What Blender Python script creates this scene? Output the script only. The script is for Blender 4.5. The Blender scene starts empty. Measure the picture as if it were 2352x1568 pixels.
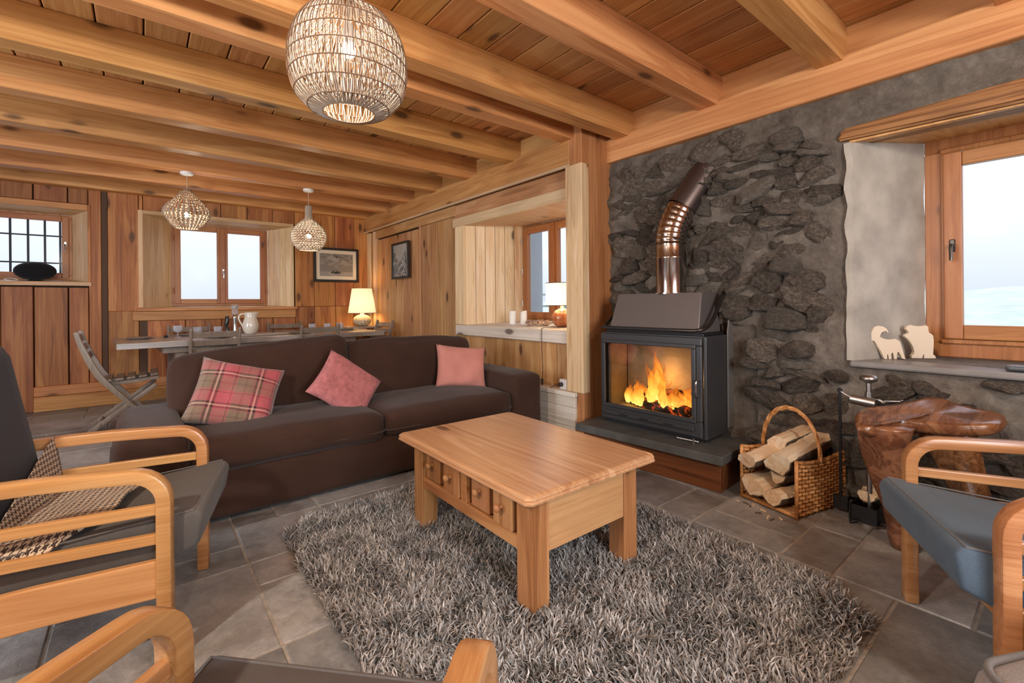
import bpy, bmesh, math, random
import numpy as np
from math import sin, cos, pi, radians as R
from mathutils import Vector, Matrix, noise
random.seed(7)
SC = bpy.context.scene
COL = SC.collection

# ---------------------------------------------------------------- camera
YAW, ROLL = -0.67863, -0.0088672
r0 = Vector((cos(YAW), sin(YAW), 0)); f0 = Vector((-sin(YAW), cos(YAW), 0)); u0 = Vector((0, 0, 1))
rr = r0*cos(ROLL)+u0*sin(ROLL); uu = u0*cos(ROLL)-r0*sin(ROLL)
cd = bpy.data.cameras.new('camera'); cam = bpy.data.objects.new('camera', cd); COL.objects.link(cam)
cam.matrix_world = Matrix(((rr.x, uu.x, -f0.x, 0), (rr.y, uu.y, -f0.y, 0), (rr.z, uu.z, -f0.z, 1.10), (0, 0, 0, 1)))
cd.sensor_width = 36; cd.lens = 1055.64*36/2352; cd.shift_y = -87.53/2352; cd.clip_start = 0.02
SC.camera = cam

# ---------------------------------------------------------------- world, lights, exposure
wd = bpy.data.worlds.new('overcast_sky'); SC.world = wd; wd.use_nodes = True
wn = wd.node_tree; bg = wn.nodes['Background']
tcw = wn.nodes.new('ShaderNodeTexCoord'); nz = wn.nodes.new('ShaderNodeTexNoise'); nz.inputs['Scale'].default_value = 1.5
crw = wn.nodes.new('ShaderNodeValToRGB')
crw.color_ramp.elements[0].color = (0.76, 0.83, 1.0, 1); crw.color_ramp.elements[1].color = (0.86, 0.90, 1.0, 1)
wn.links.new(tcw.outputs['Generated'], nz.inputs['Vector']); wn.links.new(nz.outputs['Fac'], crw.inputs['Fac'])
wn.links.new(crw.outputs['Color'], bg.inputs['Color'])
# standard overcast sky: radiance grows with elevation as (1 + 2 sin e)
spw = wn.nodes.new('ShaderNodeSeparateXYZ'); wn.links.new(tcw.outputs['Generated'], spw.inputs[0])
mz = wn.nodes.new('ShaderNodeMath'); mz.operation = 'MAXIMUM'; mz.inputs[1].default_value = 0.0; wn.links.new(spw.outputs[2], mz.inputs[0])
ms = wn.nodes.new('ShaderNodeMath'); ms.operation = 'MULTIPLY_ADD'; ms.inputs[1].default_value = 1.9; ms.inputs[2].default_value = 0.95; wn.links.new(mz.outputs[0], ms.inputs[0])
wn.links.new(ms.outputs[0], bg.inputs['Strength'])
SC.view_settings.view_transform = 'Standard'; SC.view_settings.look = 'None'
SC.view_settings.gamma = 1; SC.view_settings.use_curve_mapping = False
SC.view_settings.exposure = 0.10
SC.cycles.use_adaptive_sampling = True; SC.cycles.adaptive_threshold = 0.02
SC.cycles.max_bounces = 6; SC.cycles.diffuse_bounces = 4; SC.cycles.glossy_bounces = 3
SC.cycles.transparent_max_bounces = 12; SC.cycles.sample_clamp_indirect = 4
SC.cycles.caustics_reflective = False; SC.cycles.caustics_refractive = False

def lamp(name, kind, loc, power, color, size=0.05, rot=None, sy=None):
    d = bpy.data.lights.new(name, kind); d.energy = power; d.color = color
    if kind == 'AREA':
        d.size = size
        if sy: d.shape = 'RECTANGLE'; d.size_y = sy
    else: d.shadow_soft_size = size
    o = bpy.data.objects.new(name, d); o.location = loc
    if rot: o.rotation_euler = rot
    COL.objects.link(o); return o
WARM = (1.0, 0.78, 0.52)
lamp('pendant_light', 'POINT', (0.64, 1.80, 2.085), 32, (1.0, 0.84, 0.64), 0.035)
lamp('dining_light', 'POINT', (0.352, 5.45, 1.985), 25, (1.0, 0.82, 0.60), 0.03)
lamp('dining_light', 'POINT', (1.47, 5.45, 1.875), 22, (1.0, 0.82, 0.60), 0.03)
lamp('ceiling_lamp_light', 'POINT', (-1.25, 0.75, 2.08), 128, (1.0, 0.92, 0.80), 0.06)
lamp('ceiling_lamp_light', 'POINT', (1.3, -1.0, 2.0), 75, (1.0, 0.90, 0.77), 0.12)
# daylight of the overcast sky entering the glazed openings
def daylight(name, loc, rot, w, h, p):
    lamp(name, 'AREA', loc, p, (0.86, 0.93, 1.0), w, rot, h)
def portal(loc, rot, w, h):
    o = lamp('window_portal', 'AREA', loc, 1, (1, 1, 1), w, rot, h); o.data.cycles.is_portal = True
portal((0.85, 7.32, 1.65), (R(-90), 0, 0), 1.05, 1.0)
portal((-1.1, 7.25, 1.78), (R(-90), 0, 0), 0.95, 0.66)
portal((3.62, -0.1, 1.38), (0, R(90), 0), 1.1, 1.2)
portal((3.37, 3.4, 1.42), (0, R(90), 0), 0.95, 0.9)
daylight('window_daylight', (-3.35, 2.9, 1.3), (0, R(-75), 0), 1.9, 1.3, 120)
daylight('window_daylight', (0.3, -2.35, 1.4), (R(75), 0, 0), 1.8, 1.1, 105)

# ---------------------------------------------------------------- node helpers
class NT:
    def __init__(s, name):
        s.m = bpy.data.materials.new(name); s.m.use_nodes = True; s.t = s.m.node_tree
        s.b = s.t.nodes['Principled BSDF']; s.o = s.t.nodes['Material Output']
    def n(s, t, **k):
        nd = s.t.nodes.new(t)
        for a, v in k.items():
            if a[0] == '_': nd.inputs[int(a[1:]) if a[1:].isdigit() else a[1:]].default_value = v
            else: setattr(nd, a, v)
        return nd
    def l(s, a, b): s.t.links.new(a, b)
    def inp(s, k, v): s.b.inputs[k].default_value = v
    def math(s, op, a, b=None, c=None):
        nd = s.n('ShaderNodeMath', operation=op)
        for i, v in enumerate((a, b, c)):
            if v is None: continue
            if isinstance(v, (int, float)): nd.inputs[i].default_value = v
            else: s.l(v, nd.inputs[i])
        return nd.outputs[0]
    def mix(s, f, a, b, blend='MIX'):
        nd = s.n('ShaderNodeMix', data_type='RGBA', blend_type=blend)
        for i, v in ((0, f), (6, a), (7, b)):
            if isinstance(v, (int, float)): nd.inputs[i].default_value = v
            elif isinstance(v, tuple): nd.inputs[i].default_value = (*v[:3], 1)
            else: s.l(v, nd.inputs[i])
        return nd.outputs[2]
    def ramp(s, f, stops):
        nd = s.n('ShaderNodeValToRGB'); e = nd.color_ramp.elements
        while len(e) < len(stops): e.new(0.5)
        for q, (p, c) in zip(e, stops): q.position = p; q.color = (*c[:3], 1) if len(c) >= 3 else (c[0],)*3+(1,)
        s.l(f, nd.inputs[0]); return nd.outputs[0]
    def rng(s, f, a, b, c=0., d=1.):
        nd = s.n('ShaderNodeMapRange', _1=a, _2=b, _3=c, _4=d); s.l(f, nd.inputs[0]); return nd.outputs[0]
    def bump(s, h, st=0.3, d=0.01):
        nd = s.n('ShaderNodeBump', _Strength=st, _Distance=d); s.l(h, nd.inputs['Height']); s.l(nd.outputs[0], s.b.inputs['Normal'])
    def coords(s, rnd=True, scale=(1, 1, 1), uv=False):
        tc = s.n('ShaderNodeTexCoord'); v = tc.outputs['UV' if uv else 'Object']
        if rnd:
            oi = s.n('ShaderNodeObjectInfo'); mu = s.n('ShaderNodeVectorMath', operation='MULTIPLY_ADD')
            s.l(oi.outputs['Random'], mu.inputs[0]); mu.inputs[1].default_value = (31.7, 17.3, 23.1); s.l(v, mu.inputs[2]); v = mu.outputs[0]
            s.rand = oi.outputs['Random']
        mp = s.n('ShaderNodeMapping'); mp.inputs['Scale'].default_value = scale; s.l(v, mp.inputs[0]); return mp.outputs[0]
    def noise(s, v, sc, det=4, rough=0.55, dist=0):
        nd = s.n('ShaderNodeTexNoise', _Scale=sc, _Detail=det, _Roughness=rough, _Distortion=dist); s.l(v, nd.inputs['Vector']); return nd.outputs['Fac']

def plain(name, c, rough=0.5, metal=0.0, bump=0, bs=60, var=0.0, vs=8, **kw):
    m = NT(name); m.inp('Base Color', (*c, 1)); m.inp('Roughness', rough); m.inp('Metallic', metal)
    for k, v in kw.items(): m.inp(k.replace('_', ' '), v)
    if bump or var:
        v = m.coords(False)
        if var:
            f = m.noise(v, vs, 5)
            m.l(m.ramp(f, [(0.3, tuple(x*(1-var) for x in c)), (0.7, tuple(min(1, x*(1+var)) for x in c))]), m.b.inputs['Base Color'])
        if bump: m.bump(m.noise(v, bs, 6, 0.7), bump, 0.004)
    return m.m

def wood(name, light, mid, dark, axis='Z', sc=1.0, knots=1.0, rough=0.45, var=0.22, grain=1.0, spec=0.4, kd=(0.09, 0.035, 0.012), rnd=True):
    m = NT(name); i = 'XYZ'.index(axis)
    s1 = [9*sc]*3; s1[i] = 0.7*sc
    v = m.coords(rnd, tuple(s1))
    rnd = getattr(m, 'rand', None)
    n1 = m.noise(v, 1.1, 4, 0.55, 0.7)
    s2 = [1.0]*3; s2[i] = 0.16
    v2 = m.n('ShaderNodeMapping'); v2.inputs['Scale'].default_value = tuple(s2); m.l(v, v2.inputs[0])
    n2 = m.noise(v2.outputs[0], 9, 3, 0.6, 0.2)
    wv = m.math('MULTIPLY', n1, 34.0); wv = m.math('SINE', wv); wv = m.math('MULTIPLY_ADD', wv, 0.5, 0.5)
    f = m.math('ADD', m.math('MULTIPLY', n1, 0.75), m.math('MULTIPLY', n2, 0.35))
    s4 = [3.2]*3; s4[i] = 0.10
    v4 = m.n('ShaderNodeMapping'); v4.inputs['Scale'].default_value = tuple(s4); m.l(v, v4.inputs[0])
    n4 = m.noise(v4.outputs[0], 9, 3, 0.7, 0.1)
    f = m.math('ADD', f, m.math('MULTIPLY', wv, 0.13*grain)); f = m.math('ADD', f, m.math('MULTIPLY', m.math('SUBTRACT', n4, 0.5), 0.42))
    c = m.ramp(f, [(0.36, dark), (0.58, mid), (0.80, light)])
    # knots
    s3 = [6.5*sc]*3; s3[i] = 2.8*sc
    kv = m.coords(rnd is not None, tuple(s3))
    vo = m.n('ShaderNodeTexVoronoi', _Scale=1.0, _Randomness=1.0); m.l(kv, vo.inputs['Vector'])
    wob = m.math('MULTIPLY', m.math('SUBTRACT', n2, 0.5), 0.06)
    dk = m.math('ADD', vo.outputs['Distance'], wob)
    sep = m.n('ShaderNodeSeparateColor'); m.l(vo.outputs['Color'], sep.inputs[0])
    pick = m.math('GREATER_THAN', sep.outputs[0], 1-0.55*knots)
    k = m.math('MULTIPLY', m.rng(dk, 0.10, 0.18, 1, 0), pick)
    halo = m.math('MULTIPLY', m.math('MULTIPLY', m.rng(dk, 0.12, 0.42, 1, 0), pick), 0.38)
    c = m.mix(halo, c, tuple(x*0.62 for x in mid)); c = m.mix(m.math('MULTIPLY', k, 0.85), c, kd)
    if rnd is not None:
        hs = m.n('ShaderNodeHueSaturation'); m.l(c, hs.inputs['Color'])
        m.l(m.math('MULTIPLY_ADD', rnd, 2*var, 1-var), hs.inputs['Value'])
        r2 = m.math('FRACT', m.math('MULTIPLY', rnd, 7.31)); m.l(m.math('MULTIPLY_ADD', r2, 0.016, 0.492), hs.inputs['Hue'])
        c = hs.outputs[0]
    m.l(c, m.b.inputs['Base Color']); m.inp('Roughness', rough); m.inp('Specular IOR Level', spec)
    m.bump(m.math('SUBTRACT', m.math('MULTIPLY', f, 1.0), k), 0.35, 0.003)
    return m.m

def emit(name, c, st):
    m = NT(name); m.inp('Base Color', (*c, 1)); m.inp('Emission Color', (*c, 1)); m.inp('Emission Strength', st); return m.m

def glass(name, tint=(1, 1, 1), refl=0.06, edge=0.5, rough=0.02):
    m = NT(name); t = m.n('ShaderNodeBsdfTransparent'); t.inputs[0].default_value = (*tint, 1)
    g = m.n('ShaderNodeBsdfGlossy'); g.inputs['Roughness'].default_value = rough
    lw = m.n('ShaderNodeFresnel', _IOR=1.5); mx = m.n('ShaderNodeMixShader')
    m.l(m.math('MULTIPLY_ADD', lw.outputs[0], edge, refl), mx.inputs[0]); m.l(t.outputs[0], mx.inputs[1]); m.l(g.outputs[0], mx.inputs[2])
    m.l(mx.outputs[0], m.o.inputs[0]); return m.m

# ---------------------------------------------------------------- object helpers
CNT = {}
def link(o): COL.objects.link(o); return o
def thing(name, label, cat, loc=(0, 0, 0), rz=0, group=None):
    o = bpy.data.objects.new(name, None); o.empty_display_size = 0.05
    o.location = loc; o.rotation_euler = (0, 0, rz); o['label'] = label; o['category'] = cat
    if group: o['group'] = group
    return link(o)
def tag(o, label, cat, group=None):
    o['label'] = label; o['category'] = cat
    if group: o['group'] = group
    return o
def data(name, bm, mat, smooth=False):
    me = bpy.data.meshes.new(name)
    if smooth is not False:
        for f in bm.faces: f.smooth = True
    bm.normal_update(); bm.to_mesh(me); bm.free()
    for q in (mat if isinstance(mat, (list, tuple)) else [mat]): me.materials.append(q)
    if smooth not in (False, True):
        me.set_sharp_from_angle(angle=R(smooth))
    return me
def obj(name, bm, mat, parent=None, smooth=False, world=False, label=None, kind=None):
    me = bm if isinstance(bm, bpy.types.Mesh) else data(name, bm, mat, smooth)
    o = bpy.data.objects.new(name, me); link(o)
    if parent is not None:
        o.parent = parent
        if world: o.matrix_parent_inverse = (Matrix.Translation(parent.location) @ parent.rotation_euler.to_matrix().to_4x4()).inverted()
    if label: o['label'] = label
    if kind: o['kind'] = kind
    return o
def struct(name, bm, mat, parent=None, smooth=False, label=None):
    o = obj(name, bm, mat, parent, smooth, label=label)
    if parent is None: o['kind'] = 'structure'
    return o
def kids(o): return list(o.children)
def dup(root, loc, rz=None, label=None, group=None):
    r = root.copy(); link(r); r.location = loc
    if rz is not None: r.rotation_euler = (0, 0, rz)
    if label: r['label'] = label
    if group: r['group'] = group
    for ch in kids(root):
        c = ch.copy(); link(c); c.parent = r
        for g in kids(ch):
            d = g.copy(); link(d); d.parent = c
    return r
def BM(): return bmesh.new()
def tf(vs, M):
    if M is not None:
        for v in vs: v.co = M @ v.co
def box(bm, lo, hi, bev=0.0, M=None, seg=1):
    vs = bmesh.ops.create_cube(bm, size=1)['verts']
    for v in vs:
        v.co = Vector([(lo[i]+hi[i])/2+v.co[i]*(hi[i]-lo[i]) for i in range(3)])
    if bev > 0:
        es = list({e for v in vs for e in v.link_edges})
        r = bmesh.ops.bevel(bm, geom=es, offset=bev, segments=seg, affect='EDGES', profile=0.5)
        vs = list({v for f in r['faces'] for v in f.verts} | {v for v in vs if v.is_valid})
    tf(vs, M); return vs
def hexa(bm, p):
    """8 points: bottom 4 ccw, top 4 ccw"""
    v = [bm.verts.new(q) for q in p]
    for f in ((3, 2, 1, 0), (4, 5, 6, 7), (0, 1, 5, 4), (1, 2, 6, 5), (2, 3, 7, 6), (3, 0, 4, 7)): bm.faces.new([v[i] for i in f])
    return v
def prism(bm, poly, lo, hi, axis='x', bev=0, M=None, seg=1):
    """polygon in the plane normal to axis, extruded lo..hi"""
    def P(a, b, c): return {'x': (c, a, b), 'y': (a, c, b), 'z': (a, b, c)}[axis]
    A = [bm.verts.new(P(a, b, lo)) for a, b in poly]; B = [bm.verts.new(P(a, b, hi)) for a, b in poly]
    n = len(poly); fs = [bm.faces.new(A[::-1]), bm.faces.new(B)]
    for i in range(n): fs.append(bm.faces.new((A[i], A[(i+1) % n], B[(i+1) % n], B[i])))
    vs = A+B
    if bev:
        es = list({e for f in fs[:2] for e in f.edges})
        r = bmesh.ops.bevel(bm, geom=es, offset=bev, segments=seg, affect='EDGES', profile=0.5)
        vs = list({v for f in r['faces'] for v in f.verts} | {v for v in vs if v.is_valid})
    bmesh.ops.recalc_face_normals(bm, faces=list({f for v in vs for f in v.link_faces}))
    tf(vs, M); return vs
def lathe(bm, prof, seg=24, M=None, cap=True):
    rings = []
    for r_, z_ in prof:
        rings.append([bm.verts.new((r_*cos(2*pi*k/seg), r_*sin(2*pi*k/seg), z_)) for k in range(seg)])
    for a, b in zip(rings, rings[1:]):
        for k in range(seg): bm.faces.new((a[k], a[(k+1) % seg], b[(k+1) % seg], b[k]))
    if cap:
        if prof[0][0] > 1e-6: bm.faces.new(rings[0][::-1])
        if prof[-1][0] > 1e-6: bm.faces.new(rings[-1])
    vs = [v for g in rings for v in g]; tf(vs, M)
    bmesh.ops.remove_doubles(bm, verts=vs, dist=1e-6); return None
def tube(bm, pts, rad, seg=8, closed=False, cap=True, flat=None):
    """tube through pts; rad number or list; flat=(w,h) gives a rectangular-ish section"""
    pts = [Vector(p) for p in pts]; n = len(pts)
    if not isinstance(rad, (list, tuple)): rad = [rad]*n
    rings = []; ref = None
    for i, p in enumerate(pts):
        a = pts[i-1] if (i > 0 or closed) else p; b = pts[(i+1) % n] if (i < n-1 or closed) else p
        t = (b-a).normalized()
        if ref is None:
            ref = Vector((0, 0, 1)) if abs(t.z) < 0.9 else Vector((1, 0, 0))
        x = t.cross(ref)
        if x.length < 1e-6: x = t.orthogonal()
        x.normalize(); y = x.cross(t).normalized(); ref = y
        rings.append([bm.verts.new(p+(x*cos(2*pi*k/seg)+y*sin(2*pi*k/seg))*rad[i]) for k in range(seg)])
    m = n if closed else n-1
    for i in range(m):
        a = rings[i]; b = rings[(i+1) % n]
        for k in range(seg): bm.faces.new((a[k], a[(k+1) % seg], b[(k+1) % seg], b[k]))
    if cap and not closed: bm.faces.new(rings[0][::-1]); bm.faces.new(rings[-1])
def ribbon(bm, path, w, t, axis, lo=None, side=None):
    """rectangular bar swept along a planar path (list of 2d) in the plane normal to axis; w along axis centred at lo; t thickness in plane"""
    n = len(path); ring = []
    for i, (a, b) in enumerate(path):
        p0 = Vector(path[max(i-1, 0)]); p1 = Vector(path[min(i+1, n-1)]); d = (p1-p0).normalized(); nn = Vector((-d.y, d.x))
        tt = t[i] if isinstance(t, (list, tuple)) else t
        c = Vector((a, b)); q = []
        for s, o in ((-1, -1), (1, -1), (1, 1), (-1, 1)):
            e = c+nn*(o*tt/2); x = lo+s*w/2
            q.append({'x': (x, e.x, e.y), 'y': (e.x, x, e.y)}[axis])
        ring.append([bm.verts.new(v) for v in q])
    for a, b in zip(ring, ring[1:]):
        for k in range(4): bm.faces.new((a[k], a[(k+1) % 4], b[(k+1) % 4], b[k]))
    f1 = bm.faces.new(ring[0][::-1]); f2 = bm.faces.new(ring[-1])
    es = [bm.edges.get((a[k], b[k])) for a, b in zip(ring, ring[1:]) for k in range(4)]+list(f1.edges)+list(f2.edges)
    bmesh.ops.recalc_face_normals(bm, faces=list({f for r_ in ring for v in r_ for f in v.link_faces}))
    bmesh.ops.bevel(bm, geom=es, offset=min(w, min(t) if isinstance(t, (list, tuple)) else t)*0.16, segments=2, affect='EDGES', profile=0.5)
def soft(bm, half, r, cuts=8, bulge=(0, 0, 0), wr=0.0, ws=6, seed=0, M=None, bump_top=None):
    """rounded cushion box centred at origin"""
    old = set(bm.verts)
    vs = bmesh.ops.create_cube(bm, size=2)['verts']
    es = list({e for v in vs for e in v.link_edges})
    r_ = bmesh.ops.subdivide_edges(bm, edges=es, cuts=cuts, use_grid_fill=True)
    allv = [v for v in bm.verts if v not in old]
    h = Vector(half)
    # smoothstep-like spacing puts loops near the rims
    for v in allv:
        u = Vector([math.copysign(abs(c)**0.75, c) if abs(c) > 1e-9 else 0 for c in v.co])
        p = Vector([u[i]*h[i] for i in range(3)])
        inn = Vector([max(-(h[i]-r), min(h[i]-r, p[i])) for i in range(3)])
        d = p-inn
        if d.length > 1e-9: p = inn+d.normalized()*r
        for a in range(3):
            b, c = (a+1) % 3, (a+2) % 3
            p[a] += (1 if u[a] > 0 else -1)*bulge[a]*abs(u[a])*(1-u[b]**2)*(1-u[c]**2)
        if wr: p += noise.noise_vector(Vector((p.x*ws+seed*7.1, p.y*ws, p.z*ws)))*wr
        v.co = p
    tf(allv, M); return list(allv)
def pillow(bm, w, h, t, n=16, M=None, sq=0.10, wr=0.008, seed=0):
    uvl = bm.loops.layers.uv.verify(); G = []
    for s in (1, -1):
        g = []
        for i in range(n+1):
            row = []
            for j in range(n+1):
                u = -1+2*i/n; v = -1+2*j/n
                e = (max(0, 1-u**4)*max(0, 1-v**4))**0.55
                x = u*w/2*(1-sq*(1-v*v)*abs(u)**3*0.8); y = v*h/2*(1-sq*(1-u*u)*abs(v)**3*0.8)
                z = s*t/2*e
                if e > 0.02: z += noise.noise(Vector((x*9+seed*5, y*9, s*3)))*wr*2*min(1, e*2)
                if s == -1 and (i in (0, n) or j in (0, n)): row.append(G[0][i][j])
                else: row.append(bm.verts.new((x, y, z)))
            g.append(row)
        G.append(g)
    for k, g in enumerate(G):
        for i in range(n):
            for j in range(n):
                q = [(i, j), (i+1, j), (i+1, j+1), (i, j+1)]
                if k: q = q[::-1]
                f = bm.faces.new([g[a][b] for a, b in q])
                for l, (a, b) in zip(f.loops, q): l[uvl].uv = (a/n, b/n)
    vs = list({v for g in G for row in g for v in row}); tf(vs, M)
def TR(loc=(0, 0, 0), rx=0, ry=0, rz=0, s=None):
    M = Matrix.Translation(loc) @ Matrix.Rotation(rz, 4, 'Z') @ Matrix.Rotation(ry, 4, 'Y') @ Matrix.Rotation(rx, 4, 'X')
    if s: M = M @ Matrix.Diagonal((*s, 1))
    return M
def basis(o, x, y, z):
    x, y, z = Vector(x), Vector(y), Vector(z)
    return Matrix(((x.x, y.x, z.x, o[0]), (x.y, y.y, z.y, o[1]), (x.z, y.z, z.z, o[2]), (0, 0, 0, 1)))
def arc(c, r, a0, a1, n=6): return [(c[0]+r*cos(a0+(a1-a0)*i/n), c[1]+r*sin(a0+(a1-a0)*i/n)) for i in range(n+1)]
def smooth_path(pts, sub=6):
    P = [Vector(p) for p in pts]; out = []
    for i in range(len(P)-1):
        a = P[max(i-1, 0)]; b = P[i]; c = P[i+1]; d = P[min(i+2, len(P)-1)]
        for k in range(sub):
            t = k/sub; out.append(0.5*((2*b)+(c-a)*t+(2*a-5*b+4*c-d)*t*t+(-a+3*b-3*c+d)*t**3))
    out.append(P[-1]); return out

# ---------------------------------------------------------------- materials
W_BACK = wood('old_pine_wall', (0.52, 0.235, 0.075), (0.36, 0.130, 0.036), (0.17, 0.052, 0.014), 'Z', 0.8, 1.5, 0.5, 0.20)
W_SIDE = wood('honey_pine_wall', (0.60, 0.35, 0.165), (0.46, 0.235, 0.095), (0.28, 0.12, 0.042), 'Z', 0.9, 0.8, 0.5, 0.15)
W_SIDEY = wood('honey_pine_rail', (0.60, 0.36, 0.175), (0.48, 0.25, 0.105), (0.30, 0.135, 0.05), 'Y', 0.9, 0.7, 0.5, 0.12)
W_BEAMX = wood('spruce_beam', (0.66, 0.345, 0.135), (0.53, 0.235, 0.078), (0.36, 0.135, 0.040), 'X', 0.8, 1.1, 0.45, 0.10)
W_CEIL = wood('ceiling_board', (0.58, 0.31, 0.115), (0.47, 0.22, 0.072), (0.34, 0.14, 0.04), 'Y', 0.9, 0.9, 0.5, 0.14)
W_GIRD = wood('spruce_girder', (0.62, 0.33, 0.13), (0.50, 0.235, 0.082), (0.36, 0.15, 0.048), 'Y', 0.7, 0.7, 0.45, 0.08)
W_POST = wood('spruce_post', (0.52, 0.26, 0.10), (0.42, 0.19, 0.068), (0.30, 0.12, 0.04), 'Z', 0.7, 0.8, 0.45, 0.06)
W_PALE = wood('pale_spruce', (0.84, 0.65, 0.42), (0.74, 0.52, 0.30), (0.54, 0.32, 0.15), 'Z', 1.0, 0.45, 0.5, 0.12)
W_PALEX = wood('pale_spruce_across', (0.70, 0.48, 0.27), (0.60, 0.38, 0.19), (0.46, 0.26, 0.12), 'X', 1.0, 0.4, 0.5, 0.08)
W_PALEY = wood('pale_spruce_side', (0.70, 0.52, 0.33), (0.62, 0.43, 0.26), (0.48, 0.31, 0.17), 'Y', 1.0, 0.4, 0.5, 0.08)
W_WHITE = wood('bleached_sill', (0.76, 0.70, 0.61), (0.68, 0.61, 0.51), (0.52, 0.44, 0.35), 'Y', 0.8, 0.5, 0.55, 0.07, kd=(0.10, 0.07, 0.05))
W_FRAME = wood('window_frame_wood', (0.46, 0.20, 0.065), (0.38, 0.15, 0.045), (0.27, 0.095, 0.028), 'Z', 1.2, 0.2, 0.35, 0.05)
W_FRAMEX = wood('window_rail_wood', (0.46, 0.20, 0.065), (0.38, 0.15, 0.045), (0.27, 0.095, 0.028), 'X', 1.2, 0.2, 0.35, 0.05)
W_FRAMEY = wood('window_rail_wood_side', (0.46, 0.20, 0.065), (0.38, 0.15, 0.045), (0.27, 0.095, 0.028), 'Y', 1.2, 0.2, 0.35, 0.05)
W_LINT = wood('old_lintel', (0.33, 0.15, 0.06), (0.19, 0.075, 0.028), (0.08, 0.028, 0.010), 'Y', 1.1, 1.0, 0.6, 0.08, grain=2.2)
W_TABLE = wood('waxed_pine', (0.66, 0.43, 0.24), (0.52, 0.30, 0.145), (0.36, 0.175, 0.075), 'Y', 0.8, 1.0, 0.22, 0.10, spec=0.6)
W_TABLEX = wood('waxed_pine_across', (0.64, 0.38, 0.18), (0.52, 0.285, 0.125), (0.37, 0.175, 0.068), 'X', 0.9, 1.0, 0.3, 0.08)
W_TABLEZ = wood('waxed_pine_upright', (0.50, 0.25, 0.105), (0.37, 0.165, 0.062), (0.23, 0.09, 0.03), 'Z', 0.9, 0.9, 0.3, 0.12)
W_CHAIR = wood('lacquered_beech', (0.64, 0.36, 0.145), (0.53, 0.27, 0.095), (0.41, 0.19, 0.058), 'Y', 0.7, 0.0, 0.25, 0.06, spec=0.6)
W_CHAIR2 = wood('shaded_beech', (0.50, 0.26, 0.11), (0.38, 0.175, 0.065), (0.26, 0.105, 0.036), 'Y', 0.7, 0.0, 0.28, 0.06, spec=0.6)  # same beech as the honey chair, its dimmer lighting put into the colour
W_GREY = wood('taupe_painted_wood', (0.27, 0.215, 0.17), (0.22, 0.168, 0.13), (0.17, 0.125, 0.095), 'Z', 1.0, 0.0, 0.35, 0.05, spec=0.5)
W_GTOP = wood('grey_table_wood', (0.40, 0.35, 0.32), (0.33, 0.285, 0.255), (0.26, 0.22, 0.19), 'X', 0.8, 0.0, 0.22, 0.05, spec=0.7)
W_STOOL = wood('polished_root_wood', (0.26, 0.12, 0.055), (0.15, 0.06, 0.025), (0.07, 0.024, 0.010), 'X', 0.9, 0.3, 0.20, 0.02, grain=1.6, spec=0.7)
W_LOGE = wood('split_log_wood', (0.86, 0.72, 0.52), (0.76, 0.56, 0.34), (0.56, 0.33, 0.15), 'X', 1.6, 0.3, 0.75, 0.12, grain=1.6)
W_HEARTH = wood('hearth_base_wood', (0.22, 0.075, 0.028), (0.15, 0.048, 0.018), (0.08, 0.024, 0.009), 'Y', 0.8, 0.6, 0.35, 0.05)
DARK = plain('dark_gap', (0.02, 0.012, 0.008), 0.9)
BARK = plain('bark', (0.13, 0.095, 0.07), 0.95, bump=1.0, bs=55, var=0.5, vs=30)
CHROME = plain('steel_chrome', (0.75, 0.74, 0.72), 0.18, 1.0)
BRUSH = plain('pewter', (0.40, 0.38, 0.36), 0.35, 1.0, bump=0.1, bs=90)
IRON = plain('black_iron', (0.03, 0.03, 0.032), 0.5, 0.6)
BRONZE = plain('brown_handle_metal', (0.08, 0.07, 0.065), 0.35, 0.9)
GLASS = glass('window_glass', (0.97, 0.985, 1), 0.0, 0.03, 0.12)
def drink():
    m = NT('drinking_glass'); t = m.n('ShaderNodeBsdfTransparent'); t.inputs[0].default_value = (0.94, 0.96, 1, 1)
    m.inp('Base Color', (0.80, 0.84, 0.90, 1)); m.inp('Roughness', 0.05); m.inp('Specular IOR Level', 1.0)
    lw = m.n('ShaderNodeLayerWeight', _Blend=0.35); mx = m.n('ShaderNodeMixShader'); m.l(m.math('MULTIPLY_ADD', lw.outputs['Facing'], 0.75, 0.14), mx.inputs[0])  # bright rim highlights are put in as pale diffuse colour at grazing angles
    m.l(t.outputs[0], mx.inputs[1]); m.l(m.b.outputs[0], mx.inputs[2]); m.l(mx.outputs[0], m.o.inputs[0]); return m.m
DRINK = drink()
WHITE = plain('white_paint', (0.80, 0.80, 0.78), 0.4)
WAX = plain('white_wax', (0.86, 0.83, 0.76), 0.5)
CABLE = plain('dark_cable', (0.03, 0.022, 0.018), 0.5)
CERAM = plain('cream_ceramic', (0.70, 0.66, 0.58), 0.18, Specular_IOR_Level=0.7)
PLATE = plain('pale_plate', (0.62, 0.60, 0.56), 0.22, Specular_IOR_Level=0.7)
NAPK = plain('taupe_napkin', (0.24, 0.16, 0.12), 0.9, bump=0.2, bs=300)

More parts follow.
